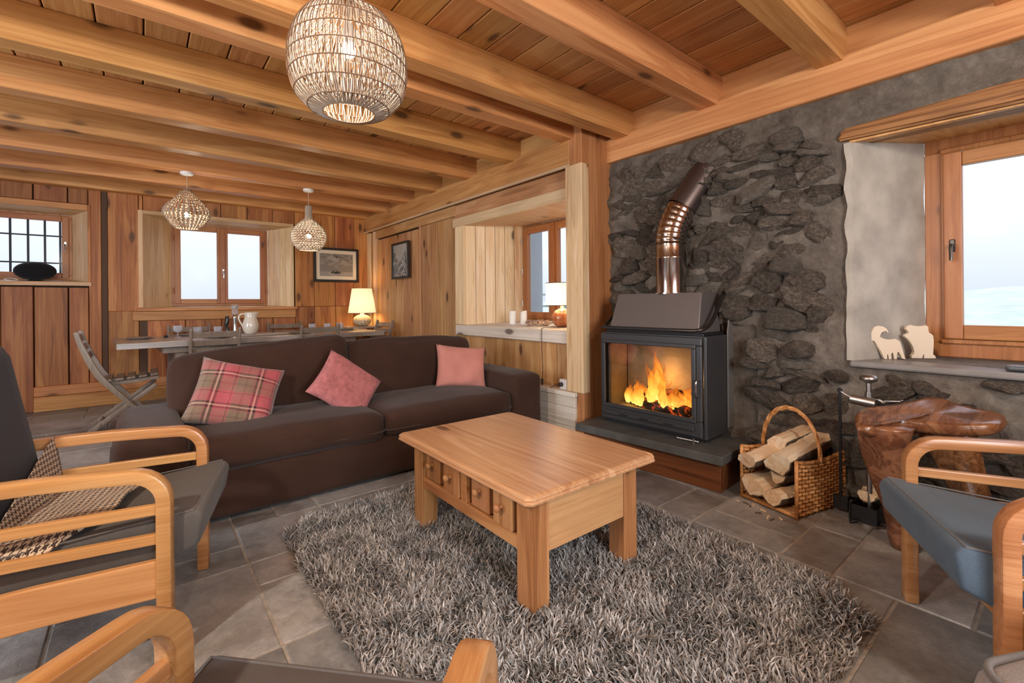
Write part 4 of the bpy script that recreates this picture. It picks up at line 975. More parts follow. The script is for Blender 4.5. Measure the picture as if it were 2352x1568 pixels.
# front-leg midpoint + 0.30 behind along the facing direction
def place_chair(name, lab, mid, d, *m):
    d = Vector((d[0], d[1])).normalized(); c = Vector(mid)-d*0.30
    return armchair(name, lab, (c.x, c.y, 0), face(d.x, d.y), *m)
F_SEAT2 = fabric('brown_grey_wool', (0.075, 0.062, 0.055), 260, 0.5, 0.2)
c1 = place_chair('armchair', 'honey bentwood armchair with charcoal seat and houndstooth throw, facing the table', (0.125, 2.06), (0.965, -0.26), W_CHAIR, F_GREY, F_BACKC)
c2 = place_chair('armchair', 'brown bentwood armchair nearest us, only its two arms and seat front showing', (0.229, 0.806), (0.737, 0.676), W_CHAIR2, F_SEAT2, F_SEAT2)
for ch in c2.children:
    if ch.name.startswith('seat'): ch.location = (0, -0.012, -0.012)
c3 = place_chair('armchair', 'brown bentwood armchair with a blue grey seat below the stone window', (1.945, 0.262), (-0.5, 0.866), W_CHAIR2, F_BLUE, F_BLUE)
# houndstooth throw on the left chair
Mc = Matrix.Translation(c1.location) @ Matrix.Rotation(c1.rotation_euler.z, 4, 'Z')
bm = BM(); uvl = bm.loops.layers.uv.verify(); nu, nv = 26, 30; P = {}
def seat_z(y): return 0.3935+(y+0.10)*0.1165
UV = {}
for i in range(nu+1):
    for j in range(nv+1):
        u, v = i/nu, j/nv; x = -0.262+0.535*u
        fy = np.interp(u, [0, 0.15, 0.32, 0.55, 0.8, 0.93, 1], [0.12, 0.20, 0.275, 0.265, 0.25, 0.22, 0.16])
        cl = 0.205*max(0, 1-u*1.15)+0.01; q = -cl+v*(fy+cl)+0.012*noise.noise(Vector((u*5, 0, 2)))*v
        if q < 0: y, zz = -0.135+0.17*q*0.9, seat_z(-0.135)+0.018-q*0.97
        else: y = -0.135+q; zz = seat_z(y)+0.020
        zz += 0.010*noise.noise(Vector((x*10, q*10, 1)))*min(1, max(0.2, v*3))+0.004*noise.noise(Vector((x*30, q*24, 3)))
        if u > 0.93: zz -= (u-0.93)*0.5
        P[i, j] = bm.verts.new(Mc @ Vector((x, y, zz))); UV[i, j] = (x+1, q+1)
for i in range(nu):
    for j in range(nv):
        q = [(i, j), (i+1, j), (i+1, j+1), (i, j+1)]; f = bm.faces.new([P[a] for a in q])
        for l, k_ in zip(f.loops, q): l[uvl].uv = UV[k_]
r_ = bmesh.ops.extrude_face_region(bm, geom=bm.faces[:])
for v in [g for g in r_['geom'] if isinstance(g, bmesh.types.BMVert)]: v.co.z += 0.006
bmesh.ops.recalc_face_normals(bm, faces=bm.faces[:])
tag(obj('throw', bm, F_HOUND, None, smooth=True), 'brown and cream houndstooth throw spread on the left armchair seat', 'throw')
# magenta cushion on the blue chair
M3 = Matrix.Translation(c3.location) @ Matrix.Rotation(c3.rotation_euler.z, 4, 'Z')
q = M3 @ Vector((0.05, -0.215, 0.56)); ax = M3.to_3x3() @ Vector((1, 0, 0)); ay = M3.to_3x3() @ Vector((0, -0.35, 0.95))
cushion('magenta_cushion', 'magenta cushion at the back of the blue grey armchair seat', q, ax, ay, 0.38, 0.36, 0.12, F_MAG, 4)

# pouf bottom right
t = thing('pouf', 'lilac grey linen pouf with grey piping at the bottom right corner', 'pouf', (1.394, -0.241, 0), R(-28))
bm = BM(); soft(bm, (0.30, 0.30, 0.19), 0.06, 9, (0.01, 0.01, 0.02), 0.004, 5, 8, TR((0.0, 0.0, 0.195))); obj('body', bm, F_POUF, t, smooth=True)
bm = BM(); tube(bm, ring_path(0.283, 0.283, 0.06, 0.372, 6), 0.008, 8, closed=True); obj('piping', bm, F_PIPE, t, smooth=True)

# ================================================================ shaggy rug (stuff)
def rug():
    rn = np.random.default_rng(4); N = 60000
    x0, x1, y0, y1 = 0.50, 2.06, 0.44, 2.50
    px = rn.uniform(x0, x1, N); py = rn.uniform(y0, y1, N)
    # knock the corners off and wave the rim
    cx, cy = (x0+x1)/2, (y0+y1)/2; ex, ey = np.abs(px-cx)/((x1-x0)/2), np.abs(py-cy)/((y1-y0)/2)
    keep = (ex**9+ey**9) < 1+0.12*np.sin(px*23+py*17); px, py = px[keep], py[keep]; N = len(px)
    from math import tau
    fx = np.array([noise.noise(Vector((a*7, b*7, 0.3))) for a, b in zip(px, py)]); 
    ang = fx*6+rn.normal(0, 0.9, N)+2.2
    L = rn.uniform(0.034, 0.056, N); lean = rn.uniform(0.45, 1.35, N)
    w = rn.uniform(0.0020, 0.0034, N)
    dx, dy = np.cos(ang), np.sin(ang); sx, sy = -dy, dx
    segs = 4; V = np.zeros((N, (segs)*2+1, 3)); zz = np.full(N, 0.004); xx, yy = px.copy(), py.copy(); ps = rn.normal(0, 0.42, N)
    for k in range(segs+1):
        if k < segs:
            ww = w*(1-0.06*k)
            V[:, 2*k] = np.stack([xx-sx*ww, yy-sy*ww, zz], 1); V[:, 2*k+1] = np.stack([xx+sx*ww, yy+sy*ww, zz], 1)
        else: V[:, 2*k] = np.stack([xx, yy, zz], 1)
        th = lean*(0.25+0.33*k); st = L/segs
        xx = xx+np.sin(th)*st*np.cos(ang+ps*k); yy = yy+np.sin(th)*st*np.sin(ang+ps*k); zz = np.maximum(zz+np.cos(th)*st, 0.006)
    nv = segs*2+1; F = []; base = np.arange(N)*nv
    me = bpy.data.meshes.new('shaggy_rug')
    quads = np.concatenate([np.stack([base+2*k, base+2*k+1, base+2*k+3, base+2*k+2], 1) for k in range(segs-1)], 0); tri = np.stack([base+2*segs-2, base+2*segs-1, base+2*segs], 1)
    # backing
    me.vertices.add(N*nv); me.vertices.foreach_set('co', V.reshape(-1).astype(np.float32))
    nl = quads.size+tri.size; me.loops.add(nl); me.loops.foreach_set('vertex_index', np.concatenate([quads.reshape(-1), tri.reshape(-1)]).astype(np.int32))
    npol = len(quads)+len(tri); me.polygons.add(npol)
    me.polygons.foreach_set('loop_start', np.concatenate([np.arange(len(quads))*4, len(quads)*4+np.arange(len(tri))*3]).astype(np.int32))
    me.update(calc_edges=True); me.validate()
    at_ = me.attributes.new('tint', 'FLOAT', 'POINT'); big = 0.5+0.45*fx
    tv = np.clip(rn.normal(0.5, 0.24, N)*0.75+big*0.25, 0, 1); at_.data.foreach_set('value', np.repeat(tv, nv).astype(np.float32))
    m = NT('shaggy_wool'); a = m.n('ShaderNodeAttribute', attribute_name='tint')
    m.l(m.ramp(a.outputs['Fac'], [(0.1, (0.10, 0.096, 0.092)), (0.45, (0.30, 0.285, 0.27)), (0.9, (0.62, 0.59, 0.56))]), m.b.inputs['Base Color']); m.inp('Roughness', 0.8); m.inp('Specular IOR Level', 0.25)
    me.materials.append(m.m); o = link(bpy.data.objects.new('shaggy_rug', me)); 
    o['kind'] = 'stuff'; o['label'] = 'long pile of the grey shaggy rug under the coffee table'; o['category'] = 'rug pile'
    bm = BM(); n = 60; vs = []
    for k in range(n):
        a = tau*k/n; c, s = cos(a), sin(a); r_ = (abs(c)**9+abs(s)**9)**(-1/9); vs.append((cx+c*r_*(x1-x0)/2*0.985, cy+s*r_*(y1-y0)/2*0.985))
    prism(bm, vs, 0.0005, 0.007, 'z'); tag(obj('rug_backing', bm, plain('rug_backing', (0.10, 0.095, 0.09), 1.0)), 'thin backing of the grey shaggy rug lying on the slate floor', 'rug')
rug()

# ================================================================ log basket
W_WICK = NT('wicker'); 
def wicker():
    m = NT('honey_wicker'); v = m.coords(False); f = m.noise(v, 22, 3, 0.6); g = m.noise(v, 160, 2, 0.6)
    a = m.math('ADD', m.math('MULTIPLY', f, 0.7), m.math('MULTIPLY', g, 0.3))
    m.l(m.ramp(a, [(0.35, (0.30, 0.11, 0.03)), (0.5, (0.55, 0.25, 0.08)), (0.66, (0.78, 0.46, 0.20))]), m.b.inputs['Base Color']); m.inp('Roughness', 0.45); return m.m
bpy.data.materials.remove(W_WICK.m); M_WICK = wicker()
# local frame: x along the side walls (into the corner), y across, origin near front corner
BK = (2.555, 0.905, 0.0); BR = R(-13)
bk = thing('log_basket', 'honey wicker log basket with arched handle, beside the hearth', 'basket', BK, BR)
BL, BW, BH = 0.405, 0.31, 0.265
def top_z(u): return BH+0.022*(abs(2*u-1)**2)
rw = random.Random(2)
for side_, y in (('n', 0.0), ('f', BW)):
    bm = BM(); nr = 13; 
    for r_i in range(nr):
        pts = []; n = 30
        for k in range(n+1):
            u = k/n; z = 0.012+(top_z(u)-0.02)*(r_i+0.5)/nr; ph = k*pi*6/n*2.5+(r_i % 2)*pi
            pts.append((u*BL, y+0.0085*sin(ph), z+rw.uniform(-0.001, 0.001)))
        tube(bm, pts, 0.0088, 6)
    # twisted wales on the rims
    pts = [(k/30*BL, y+0.004*sin(k*1.9), top_z(k/30)) for k in range(31)]; tube(bm, pts, 0.010, 6)
    w = obj('woven_side', bm, M_WICK, bk, smooth=True)
    bm = BM()
    for k in range(16):
        u = k/15; tube(bm, [(u*BL, y, 0.0), (u*BL, y, top_z(u)+0.004)], 0.0048 if 0 < k < 15 else 0.010, 6)
    obj('stakes', bm, M_WICK, w, smooth=True)
bm = BM()
for k in range(22): 
    x = 0.01+k*(BL-0.02)/21; tube(bm, [(x, 0.0, 0.012+0.003*(k % 2)), (x, BW/2, 0.012), (x, BW, 0.012+0.003*(k % 2))], 0.007, 5)
for x in (0.0, BL): tube(bm, [(x, 0, 0.014), (x, BW, 0.014)], 0.011, 6)
obj('woven_base', bm, M_WICK, bk, smooth=True)
bm = BM()   # solid back end
for r_i in range(11):
    pts = [(BL+0.004*sin(k*1.6+r_i*pi), BW*k/14, 0.02+0.2*(r_i+0.5)/11) for k in range(15)]; tube(bm, pts, 0.0062, 5)
obj('woven_end', bm, M_WICK, bk, smooth=True)
bm = BM()
for ph in (0, 2.1, 4.2):
    pts = []
    for k in range(41):
        a = pi*k/40; tw = k*0.55+ph; y = BW/2-(BW/2+0.005)*cos(a); z = 0.265+0.245*sin(a)**0.9
        pts.append((BL*0.47+0.0065*cos(tw), y+0.0065*sin(tw)*0.6, z+0.0065*sin(tw)))
    tube(bm, pts, 0.0075, 6)
obj('handle', bm, M_WICK, bk, smooth=True)
Mb = Matrix.Translation(BK) @ Matrix.Rotation(BR, 4, 'Z')
def split_log(lab, c, L, r, rz, ry=0, rx=0, seed=0, wedge=True, grp='split logs in the wicker basket', bark=True):
    """quarter-split log: triangular section, bark on the round side"""
    t = thing('split_log', lab, 'log', tuple(Mb @ Vector(c)), 0, grp); t.rotation_euler = (rx, ry, rz+BR)
    n = 10; sec = []
    if wedge: sec = [(-r*0.9, 0.25*r), (-0.1*r, 0.62*r), (r*0.85, 0.30*r), (r*0.95, -0.1*r), (0.45*r, -0.62*r), (0, -0.80*r), (-0.55*r, -0.55*r), (-r*0.95, -0.1*r)]
    else: sec = [(r*cos(2*pi*k/9), r*0.85*sin(2*pi*k/9)) for k in range(9)]
    bm = BM(); P = []
    for i in range(n+1):
        P.append([bm.verts.new((-L/2+L*i/n+(0.012*noise.noise(Vector((y*40, z*40, seed))) if i in (0, n) else 0), y+0.008*noise.noise(Vector((i*.7, k*1.3, seed))), z+0.008*noise.noise(Vector((i*.7, k*1.7, seed+5))))) for k, (y, z) in enumerate(sec)])
    m_ = len(sec)
    for a, b in zip(P, P[1:]):
        for k in range(m_): bm.faces.new((a[k], b[k], b[(k+1) % m_], a[(k+1) % m_]))
    bm.faces.new(P[0][::-1]); bm.faces.new(P[-1]); bmesh.ops.recalc_face_normals(bm, faces=bm.faces[:]); obj('wood', bm, W_LOGE, t, smooth=25)
    if bark:
        bm = BM(); idx = list(range(3, 8)) if wedge else list(range(4, 9)); Q = []
        for i in range(n+1):
            Q.append([[bm.verts.new((-L/2*0.99+L*0.98*i/n, y*s+0.006*noise.noise(Vector((i*1.9, k*2.3, seed+s))), z*s+0.006*noise.noise(Vector((i*1.7, k*2.9, seed+9))))) for k, (y, z) in [(q, sec[q]) for q in idx]] for s in (1.03, 1.13)])
        for a, b in zip(Q, Q[1:]):
            for k in range(len(idx)-1):
                bm.faces.new((a[1][k], b[1][k], b[1][k+1], a[1][k+1])); bm.faces.new((a[0][k+1], b[0][k+1], b[0][k], a[0][k]))
            for e in (0, len(idx)-1): bm.faces.new((a[0][e], b[0][e], b[1][e], a[1][e]))
        for q in (Q[0], Q[-1]):
            for k in range(len(idx)-1): bm.faces.new((q[0][k], q[0][k+1], q[1][k+1], q[1][k]))
        bmesh.ops.recalc_face_normals(bm, faces=bm.faces[:]); obj('bark', bm, BARK, t, smooth=30)
    return t
split_log('broad pale split log on top of the basket, nearest us', (0.20, 0.115, 0.285), 0.40, 0.078, R(3), R(-9), R(-24), 1)
split_log('pale split log leaning at the hearth side of the basket top', (0.13, 0.235, 0.265), 0.34, 0.062, R(-6), R(-11), R(-10), 2)
split_log('honey coloured split log at the back of the basket top', (0.30, 0.20, 0.335), 0.36, 0.060, R(4), R(-4), R(-20), 3)
split_log('dark barked log under the top ones in the basket', (0.22, 0.12, 0.185), 0.36, 0.060, R(-3), 0, R(-80), 4)
split_log('low brown log at the hearth side of the basket floor', (0.14, 0.235, 0.100), 0.34, 0.070, R(5), 0, R(20), 5)
split_log('low wedge log lying on the basket floor nearest us', (0.16, 0.095, 0.082), 0.38, 0.060, R(-5), 0, R(-12), 6)
split_log('log end between the two lower ones, deep in the basket', (0.24, 0.165, 0.19), 0.30, 0.05, R(0), 0, R(60), 7, wedge=False)
rc = random.Random(9)
for i in range(9):
    bm = BM(); L = rc.uniform(0.015, 0.045); hexa(bm, [(0, 0, 0), (L, 0.002, 0), (L, 0.008, 0), (0, 0.01, 0), (0.003, 0.002, 0.004), (L-0.004, 0.003, 0.006), (L-0.004, 0.007, 0.006), (0.003, 0.008, 0.004)])
    o = obj('wood_chip', bm, [W_LOGE, BARK][i % 2]); o.location = Mb @ Vector((rc.uniform(-0.07, 0.0)-0.02, 0.03+i*0.033, 0.0)); o.rotation_euler = (0, 0, rc.uniform(0, 6)); tag(o, ['pale wood chip on the slate below the basket, %s', 'dark bark chip on the slate below the basket, %s'][i % 2] % ['closest to the near woven side', 'second from the near woven side', 'third from the near woven side', 'fourth from the near woven side', 'in the middle of the mouth', 'fourth from the hearth', 'third from the hearth', 'second from the hearth', 'closest to the hearth'][i], 'wood chip', 'wood chips by the basket')
# cast-iron boot jack / dustpan of logs behind the basket
split_log('short log on the floor between basket and root stool', (0.37, -0.155, 0.13), 0.18, 0.040, R(8), 0, 0.2, 12, grp='loose logs by the stool')
bm = BM(); box(bm, (-0.13, -0.06, 0.0), (0.13, 0.06, 0.012), 0.003); box(bm, (-0.13, 0.05, 0.012), (0.13, 0.06, 0.085), 0.003); box(bm, (-0.13, -0.06, 0.012), (-0.12, 0.05, 0.085), 0.003); box(bm, (0.12, -0.06, 0.012), (0.13, 0.05, 0.085), 0.003); box(bm, (-0.12, -0.06, 0.012), (0.12, -0.05, 0.085), 0.003)
o = obj('ash_pan', bm, IRON); o.location = Mb @ Vector((0.37, -0.155, 0.0)); o.rotation_euler = (0, 0, BR+R(8)); tag(o, 'black iron pan on the floor beside the basket, holding a short log', 'ash pan')

# ================================================================ root-wood stool
t = thing('root_stool', 'polished root wood stool with a wavy saddle top, below the stone window', 'stool', (2.66, 0.42, 0))
outl = [(2.40, .612, .560), (2.47, .640, .590), (2.56, .630, .612), (2.66, .553, .622), (2.776, .489, .640), (2.860, .452, .648), (2.900, .415, .647), (2.845, .345, .636), (2.840, .275, .625), (2.835, .216, .620), (2.76, .195, .612), (2.66, .215, .600), (2.62, .286, .588), (2.60, .349, .582), (2.585, .428, .580), (2.565, .503, .578), (2.48, .548, .574), (2.42, .570, .560)]
pth = smooth_path([(x-2.66, y-0.42, z) for x, y, z in outl+[outl[0]]], 4)[:-1]; cen = Vector((0.02, -0.01, 0.604)); NP = len(pth)
bm = BM(); R_ = []
for f_, dz in ((0.001, 0), (0.3, -0.002), (0.6, -0.004), (0.82, 0.0), (0.93, 0.001), (0.985, -0.006), (1.0, -0.020), (0.985, -0.036), (0.92, -0.048), (0.7, -0.060), (0.35, -0.075), (0.001, -0.08)):
    R_.append([bm.verts.new(cen.lerp(p, f_)+Vector((0, 0, dz))) for p in pth])
for a, b in zip(R_, R_[1:]):
    for k in range(NP): bm.faces.new((a[k], b[k], b[(k+1) % NP], a[(k+1) % NP]))
bmesh.ops.remove_doubles(bm, verts=bm.verts[:], dist=0.0008); bmesh.ops.recalc_face_normals(bm, faces=bm.faces[:])
obj('seat', bm, W_STOOL, t, smooth=True)
def root(lv):
    bm = BM(); P = []; lv2 = smooth_path([(x, y, z) for x, y, z, *_ in lv], 5); n = len(lv2)
    for i, c in enumerate(lv2):
        q = i/(n-1)*(len(lv)-1); j = min(int(q), len(lv)-2); w_ = q-j; rx_ = lv[j][3]*(1-w_)+lv[j+1][3]*w_; ry_ = lv[j][4]*(1-w_)+lv[j+1][4]*w_
        P.append([bm.verts.new((c.x+rx_*cos(2*pi*k/24)*(1+0.07*sin(6*pi*k/24+c.z*6)), c.y+ry_*sin(2*pi*k/24)*(1+0.07*cos(8*pi*k/24+c.z*5)), c.z)) for k in range(24)])
    for a, b in zip(P, P[1:]):
        for k in range(24): bm.faces.new((a[k], a[(k+1) % 24], b[(k+1) % 24], b[k]))
    bm.faces.new(P[0][::-1]); bm.faces.new(P[-1]); return bm
obj('root_leg', root([(-0.03, 0.08, 0.0, 0.05, 0.05), (-0.04, 0.10, 0.16, 0.055, 0.055), (-0.07, 0.125, 0.30, 0.07, 0.072), (-0.10, 0.135, 0.42, 0.085, 0.088), (-0.12, 0.13, 0.50, 0.10, 0.098), (-0.12, 0.12, 0.555, 0.105, 0.10)]), W_STOOL, t, smooth=True)
obj('root_leg', root([(0.10, -0.16, 0.0, 0.04, 0.04), (0.09, -0.12, 0.20, 0.042, 0.045), (0.06, -0.06, 0.40, 0.055, 0.06), (0.04, -0.02, 0.545, 0.08, 0.09)]), W_STOOL, t, smooth=True)
obj('root_leg', root([(-0.02, -0.20, 0.0, 0.032, 0.032), (0.0, -0.16, 0.22, 0.035, 0.038), (0.03, -0.12, 0.40, 0.045, 0.05), (0.04, -0.08, 0.545, 0.06, 0.07)]), W_STOOL, t, smooth=True)

# ================================================================ hearth tool: cast pump-like stand
t = thing('hearth_companion', 'pewter coloured hearth tool stand with a round knob, behind the root stool', 'tool stand', (2.80, 0.665, 0))
bm = BM(); lathe(bm, [(0.07, 0), (0.07, 0.012), (0.03, 0.02), (0.012, 0.03)], 24); lathe(bm, [(0.011, 0.02), (0.011, 0.70)], 14, cap=True); obj('pole', bm, BRUSH, t, smooth=50)
bm = BM(); lathe(bm, [(0.0, 0.0), (0.012, 0.0), (0.020, 0.006), (0.036, 0.014), (0.038, 0.026), (0.030, 0.038), (0.012, 0.044), (0, 0.045)], 22, TR((0, 0, 0.690))); obj('knob', bm, BRUSH, t, smooth=True)
bm = BM(); bmesh.ops.create_cone(bm, cap_ends=True, segments=20, radius1=0.026, radius2=0.024, depth=0.10, matrix=TR((-0.01, 0.02, 0.600), rx=pi/2+0.1)); bmesh.ops.create_cone(bm, cap_ends=True, segments=14, radius1=0.016, radius2=0.016, depth=0.05, matrix=TR((0, 0, 0.62))); obj('crosspiece', bm, BRUSH, t, smooth=40)
for sy, zz in ((0.115, 0.635), (-0.125, 0.62), (-0.06, 0.60)):
    bm = BM(); tube(bm, smooth_path([(0, sy*0.25, 0.605), (-0.01, sy*0.7, 0.615), (-0.01, sy, zz), (-0.012, sy*1.04, zz+0.008)], 4), 0.006, 8); hk = obj('hook', bm, BRUSH, t, smooth=True)
bm = BM(); tube(bm, [(-0.012, 0.118, 0.05), (-0.012, 0.118, 0.635)], 0.007, 8); lathe(bm, [(0.0, 0), (0.011, 0.004), (0.011, 0.014), (0, 0.02)], 12, TR((-0.012, 0.118, 0.632))); box(bm, (-0.018, 0.085, 0.03), (-0.006, 0.15, 0.10), 0.003); obj('poker', bm, IRON, t, smooth=40)
for a in (0.4, 2.5, 4.6):
    bm = BM(); tube(bm, [(0.0, 0, 0.02), (0.10*cos(a), 0.10*sin(a), 0.006)], 0.008, 8); obj('foot', bm, IRON, t, smooth=True)

# ================================================================ window sill things (stone window)
M_CUT = plain('cream_cut_wood', (0.72, 0.60, 0.46), 0.6)
def cutout(name, lab, pts, loc, rz, sc, th=0.018, mats=M_CUT, lean=R(0)):
    """upright board cut to outline; pts in unit image space, y up"""
    bm = BM(); prism(bm, [(a*sc, b*sc) for a, b in pts], -th/2, th/2, 'x', 0.0015)
    o = obj(name, bm, mats); o.location = loc; o.rotation_euler = (0, lean, rz); tag(o, lab, 'ornament'); return o
# outlines: horizontal axis = towards -y (image right)
IB = [(0.00, 0.62), (0.03, 0.54), (0.10, 0.56), (0.16, 0.53), (0.24, 0.36), (0.32, 0.24), (0.40, 0.04), (0.42, 0.0), (0.49, 0.0), (0.47, 0.10), (0.50, 0.20), (0.53, 0.0), (0.60, 0.0), (0.58, 0.14), (0.62, 0.23), (0.66, 0.12), (0.67, 0.0), (0.74, 0.0), (0.73, 0.14), (0.76, 0.24), (0.82, 0.18), (0.88, 0.02), (0.97, 0.0), (0.92, 0.15), (0.87, 0.35), (0.83, 0.52), (0.72, 0.60), (0.52, 0.57), (0.38, 0.60), (0.28, 0.66), (0.30, 0.74), (0.36, 0.82), (0.46, 0.84), (0.50, 0.78), (0.53, 0.80), (0.48, 0.90), (0.38, 0.97), (0.25, 0.99), (0.14, 0.95), (0.09, 0.85), (0.06, 0.74)]
BEAR = [(0.03, 0.66), (0.12, 0.58), (0.20, 0.48), (0.26, 0.36), (0.30, 0.20), (0.28, 0.13), (0.22, 0.08), (0.23, 0.0), (0.50, 0.0), (0.52, 0.10), (0.54, 0.15), (0.56, 0.10), (0.55, 0.0), (0.86, 0.0), (0.86, 0.06), (0.78, 0.12), (0.80, 0.30), (0.81, 0.52), (0.80, 0.68), (0.74, 0.74), (0.68, 0.76), (0.66, 0.84), (0.68, 0.92), (0.62, 0.99), (0.53, 0.97), (0.40, 0.95), (0.30, 0.97), (0.20, 1.0), (0.10, 0.96), (0.07, 0.88), (0.12, 0.82), (0.17, 0.78), (0.13, 0.73), (0.05, 0.72)]
for nm, pts, y, x, lab in (('goat_cutout', IB, 0.675, 3.19, 'cream wooden goat silhouette with curved horns on the stone window sill'), ('bear_cutout', BEAR, 0.562, 3.365, 'cream wooden bear silhouette beside the goat on the sill')):
    o = cutout(nm, lab, [(-(a-0.5), b) for a, b in pts], (x, y, 0.776), R(42), 0.185)
bm = BM(); soft(bm, (0.045, 0.07, 0.012), 0.011, 5); o = obj('slate_dish', bm, plain('dark_pebble', (0.08, 0.09, 0.10), 0.3), smooth=True); o.location = (3.06, 0.150, 0.79); tag(o, 'flat dark grey pebble on the stone window sill at the frame edge', 'pebble')

# ================================================================ recess things
def lathe_thing(name, prof, mat, lab, cat, loc, seg=24, group=None, smooth=50):
    bm = BM(); lathe(bm, prof, seg); o = obj(name, bm, mat, smooth=smooth); o.location = loc; tag(o, lab, cat, group); return o
for loc, lab, h in (((2.96, 3.665, 0.886), 'short white pillar candle at the left on the recess shelf', 0.135), ((2.97, 3.50, 0.887), 'white pillar candle nearest the cone wreath, slanting rim', 0.14)):
    t = thing('candle', lab, 'candle', loc, 0, 'candles in the recess')
    bm = BM(); lathe(bm, [(0.031, 0), (0.033, 0.004), (0.033, h-0.004), (0.030, h), (0.022, h-0.008), (0, h-0.010)], 22)
    for v in bm.verts:
        if v.co.z > h-0.02 and 'slanting' in lab: v.co.z -= 0.012+v.co.y*0.4
    obj('wax', bm, WAX, t, smooth=50); bm = BM(); tube(bm, [(0, 0, h-0.015), (0.001, 0, h)], 0.0015, 5); obj('wick', bm, IRON, t)
# cone wreath
t = thing('cone_wreath', 'small wreath of pine cones and twigs on the recess shelf', 'wreath', (2.93, 3.245, 0.886))
M_CONE = plain('frosted_cone', (0.34, 0.22, 0.16), 0.8, var=0.8, vs=60)
bm = BM(); rq = random.Random(6)
tube(bm, [(0.075*cos(a), 0.105*sin(a), 0.022) for a in [2*pi*k/24 for k in range(24)]], 0.018, 8, closed=True); obj('ring', bm, M_CONE, t, smooth=True)
bm = BM()
for k in range(150):
    a = rq.uniform(0, 2*pi); b = rq.uniform(-0.3, pi); rr_ = 0.024; c = Vector((0.075*cos(a)+rr_*cos(b)*cos(a), 0.105*sin(a)+rr_*cos(b)*sin(a), 0.024+rr_*sin(b)))
    d = Vector((rq.uniform(-1, 1), rq.uniform(-1, 1), rq.uniform(0, 1))).normalized()*rq.uniform(0.008, 0.016)
    bmesh.ops.create_cone(bm, cap_ends=True, segments=5, radius1=0.006, radius2=0.001, depth=d.length*2, matrix=Matrix.Translation(c) @ d.to_track_quat('Z', 'Y').to_matrix().to_4x4())
obj('cone_scales', bm, M_CONE, t, kind='stuff')

def shade_mat(name, c, st, ribs=0):
    m = NT(name); m.inp('Base Color', (*c, 1)); m.inp('Roughness', 0.9)
    tc = m.n('ShaderNodeTexCoord'); sp = m.n('ShaderNodeSeparateXYZ'); m.l(tc.outputs['Generated'], sp.inputs[0])
    k = m.ramp(sp.outputs[2], [(0.0, (0.80,)*3), (0.45, (1.0,)*3), (1.0, (0.72,)*3)])
    m.l(m.mix(1.0, (*c, ), k, 'MULTIPLY'), m.b.inputs['Emission Color']); m.inp('Emission Strength', st); return m.m
# corner lamp on a little side table
st_ = thing('side_table', 'small dark side table in the far corner behind the dining table', 'side table', (2.45, 6.60, 0))
bm = BM(); box(bm, (-0.26, -0.24, 0.765), (0.26, 0.24, 0.79), 0.004); obj('table_top', bm, W_GTOP, st_)
for x, y in ((-0.23, -0.21), (0.23, -0.21), (-0.23, 0.21), (0.23, 0.21)):
    bm = BM(); box(bm, (x-0.018, y-0.018, 0), (x+0.018, y+0.018, 0.765), 0.002); obj('leg', bm, W_GREY, st_)
t = thing('table_lamp', 'table lamp with cream pleated shade and speckled ceramic base, in the corner', 'lamp', (2.49, 6.55, 0.791))
bm = BM(); lathe(bm, [(0.06, 0), (0.095, 0.02), (0.125, 0.06), (0.128, 0.09), (0.11, 0.13), (0.07, 0.155), (0.03, 0.165), (0.02, 0.20), (0.0, 0.20)], 32)
for v in bm.verts: v.co += noise.noise_vector(v.co*30)*0.005
obj('lamp_base', bm, plain('speckled_ceramic', (0.48, 0.42, 0.31), 0.7, bump=1.0, bs=45, var=0.45, vs=40), t, smooth=True)
bm = BM(); ng = 120; A = []
for z, r_ in ((0.19, 0.19), (0.20, 0.19), (0.36, 0.165), (0.53, 0.138), (0.54, 0.138)):
    A.append([bm.verts.new(((r_+(0.0022 if k % 2 else -0.0022))*cos(2*pi*k/ng), (r_+(0.0022 if k % 2 else -0.0022))*sin(2*pi*k/ng), z)) for k in range(ng)])
for a, b in zip(A, A[1:]):
    for k in range(ng): bm.faces.new((a[k], a[(k+1) % ng], b[(k+1) % ng], b[k]))
obj('lamp_shade', bm, shade_mat('cream_pleated_shade', (1.0, 0.80, 0.47), 0.85), t)
bm = BM(); tube(bm, [(0.19*cos(2*pi*k/40), 0.19*sin(2*pi*k/40), 0.192) for k in range(40)], 0.004, 6, closed=True); obj('shade_trim', bm, WHITE, t, smooth=True)
lamp('corner_lamp_light', 'POINT', (2.49, 6.55, 1.13), 5, (1.0, 0.72, 0.38), 0.05)
# recess lamp
t = thing('table_lamp', 'lamp with white drum shade on a round polished wood base, in the recess', 'lamp', (2.945, 2.935, 0.888))
bm = BM(); lathe(bm, [(0.045, 0), (0.068, 0.012), (0.088, 0.045), (0.093, 0.08), (0.085, 0.115), (0.062, 0.145), (0.03, 0.160), (0.016, 0.165), (0.014, 0.195), (0, 0.195)], 32); obj('lamp_base', bm, wood('turned_cherry', (0.50, 0.22, 0.08), (0.38, 0.13, 0.045), (0.24, 0.07, 0.02), 'Z', 1.5, 0.4, 0.15, 0.0, spec=0.7), t, smooth=True)
bm = BM(); lathe(bm, [(0.147, 0.19), (0.147, 0.39), (0.143, 0.39), (0.143, 0.19)], 40, cap=False); obj('lamp_shade', bm, shade_mat('white_drum_shade', (1.0, 0.88, 0.70), 0.95), t, smooth=50)
for z in (0.19, 0.39):
    bm = BM(); tube(bm, [(0.146*cos(2*pi*k/40), 0.146*sin(2*pi*k/40), z) for k in range(40)], 0.003, 6, closed=True); obj('shade_trim', bm, BRONZE, t, smooth=True)
lamp('recess_lamp_light', 'POINT', (2.945, 2.935, 1.18), 4, (1.0, 0.80, 0.52), 0.05)
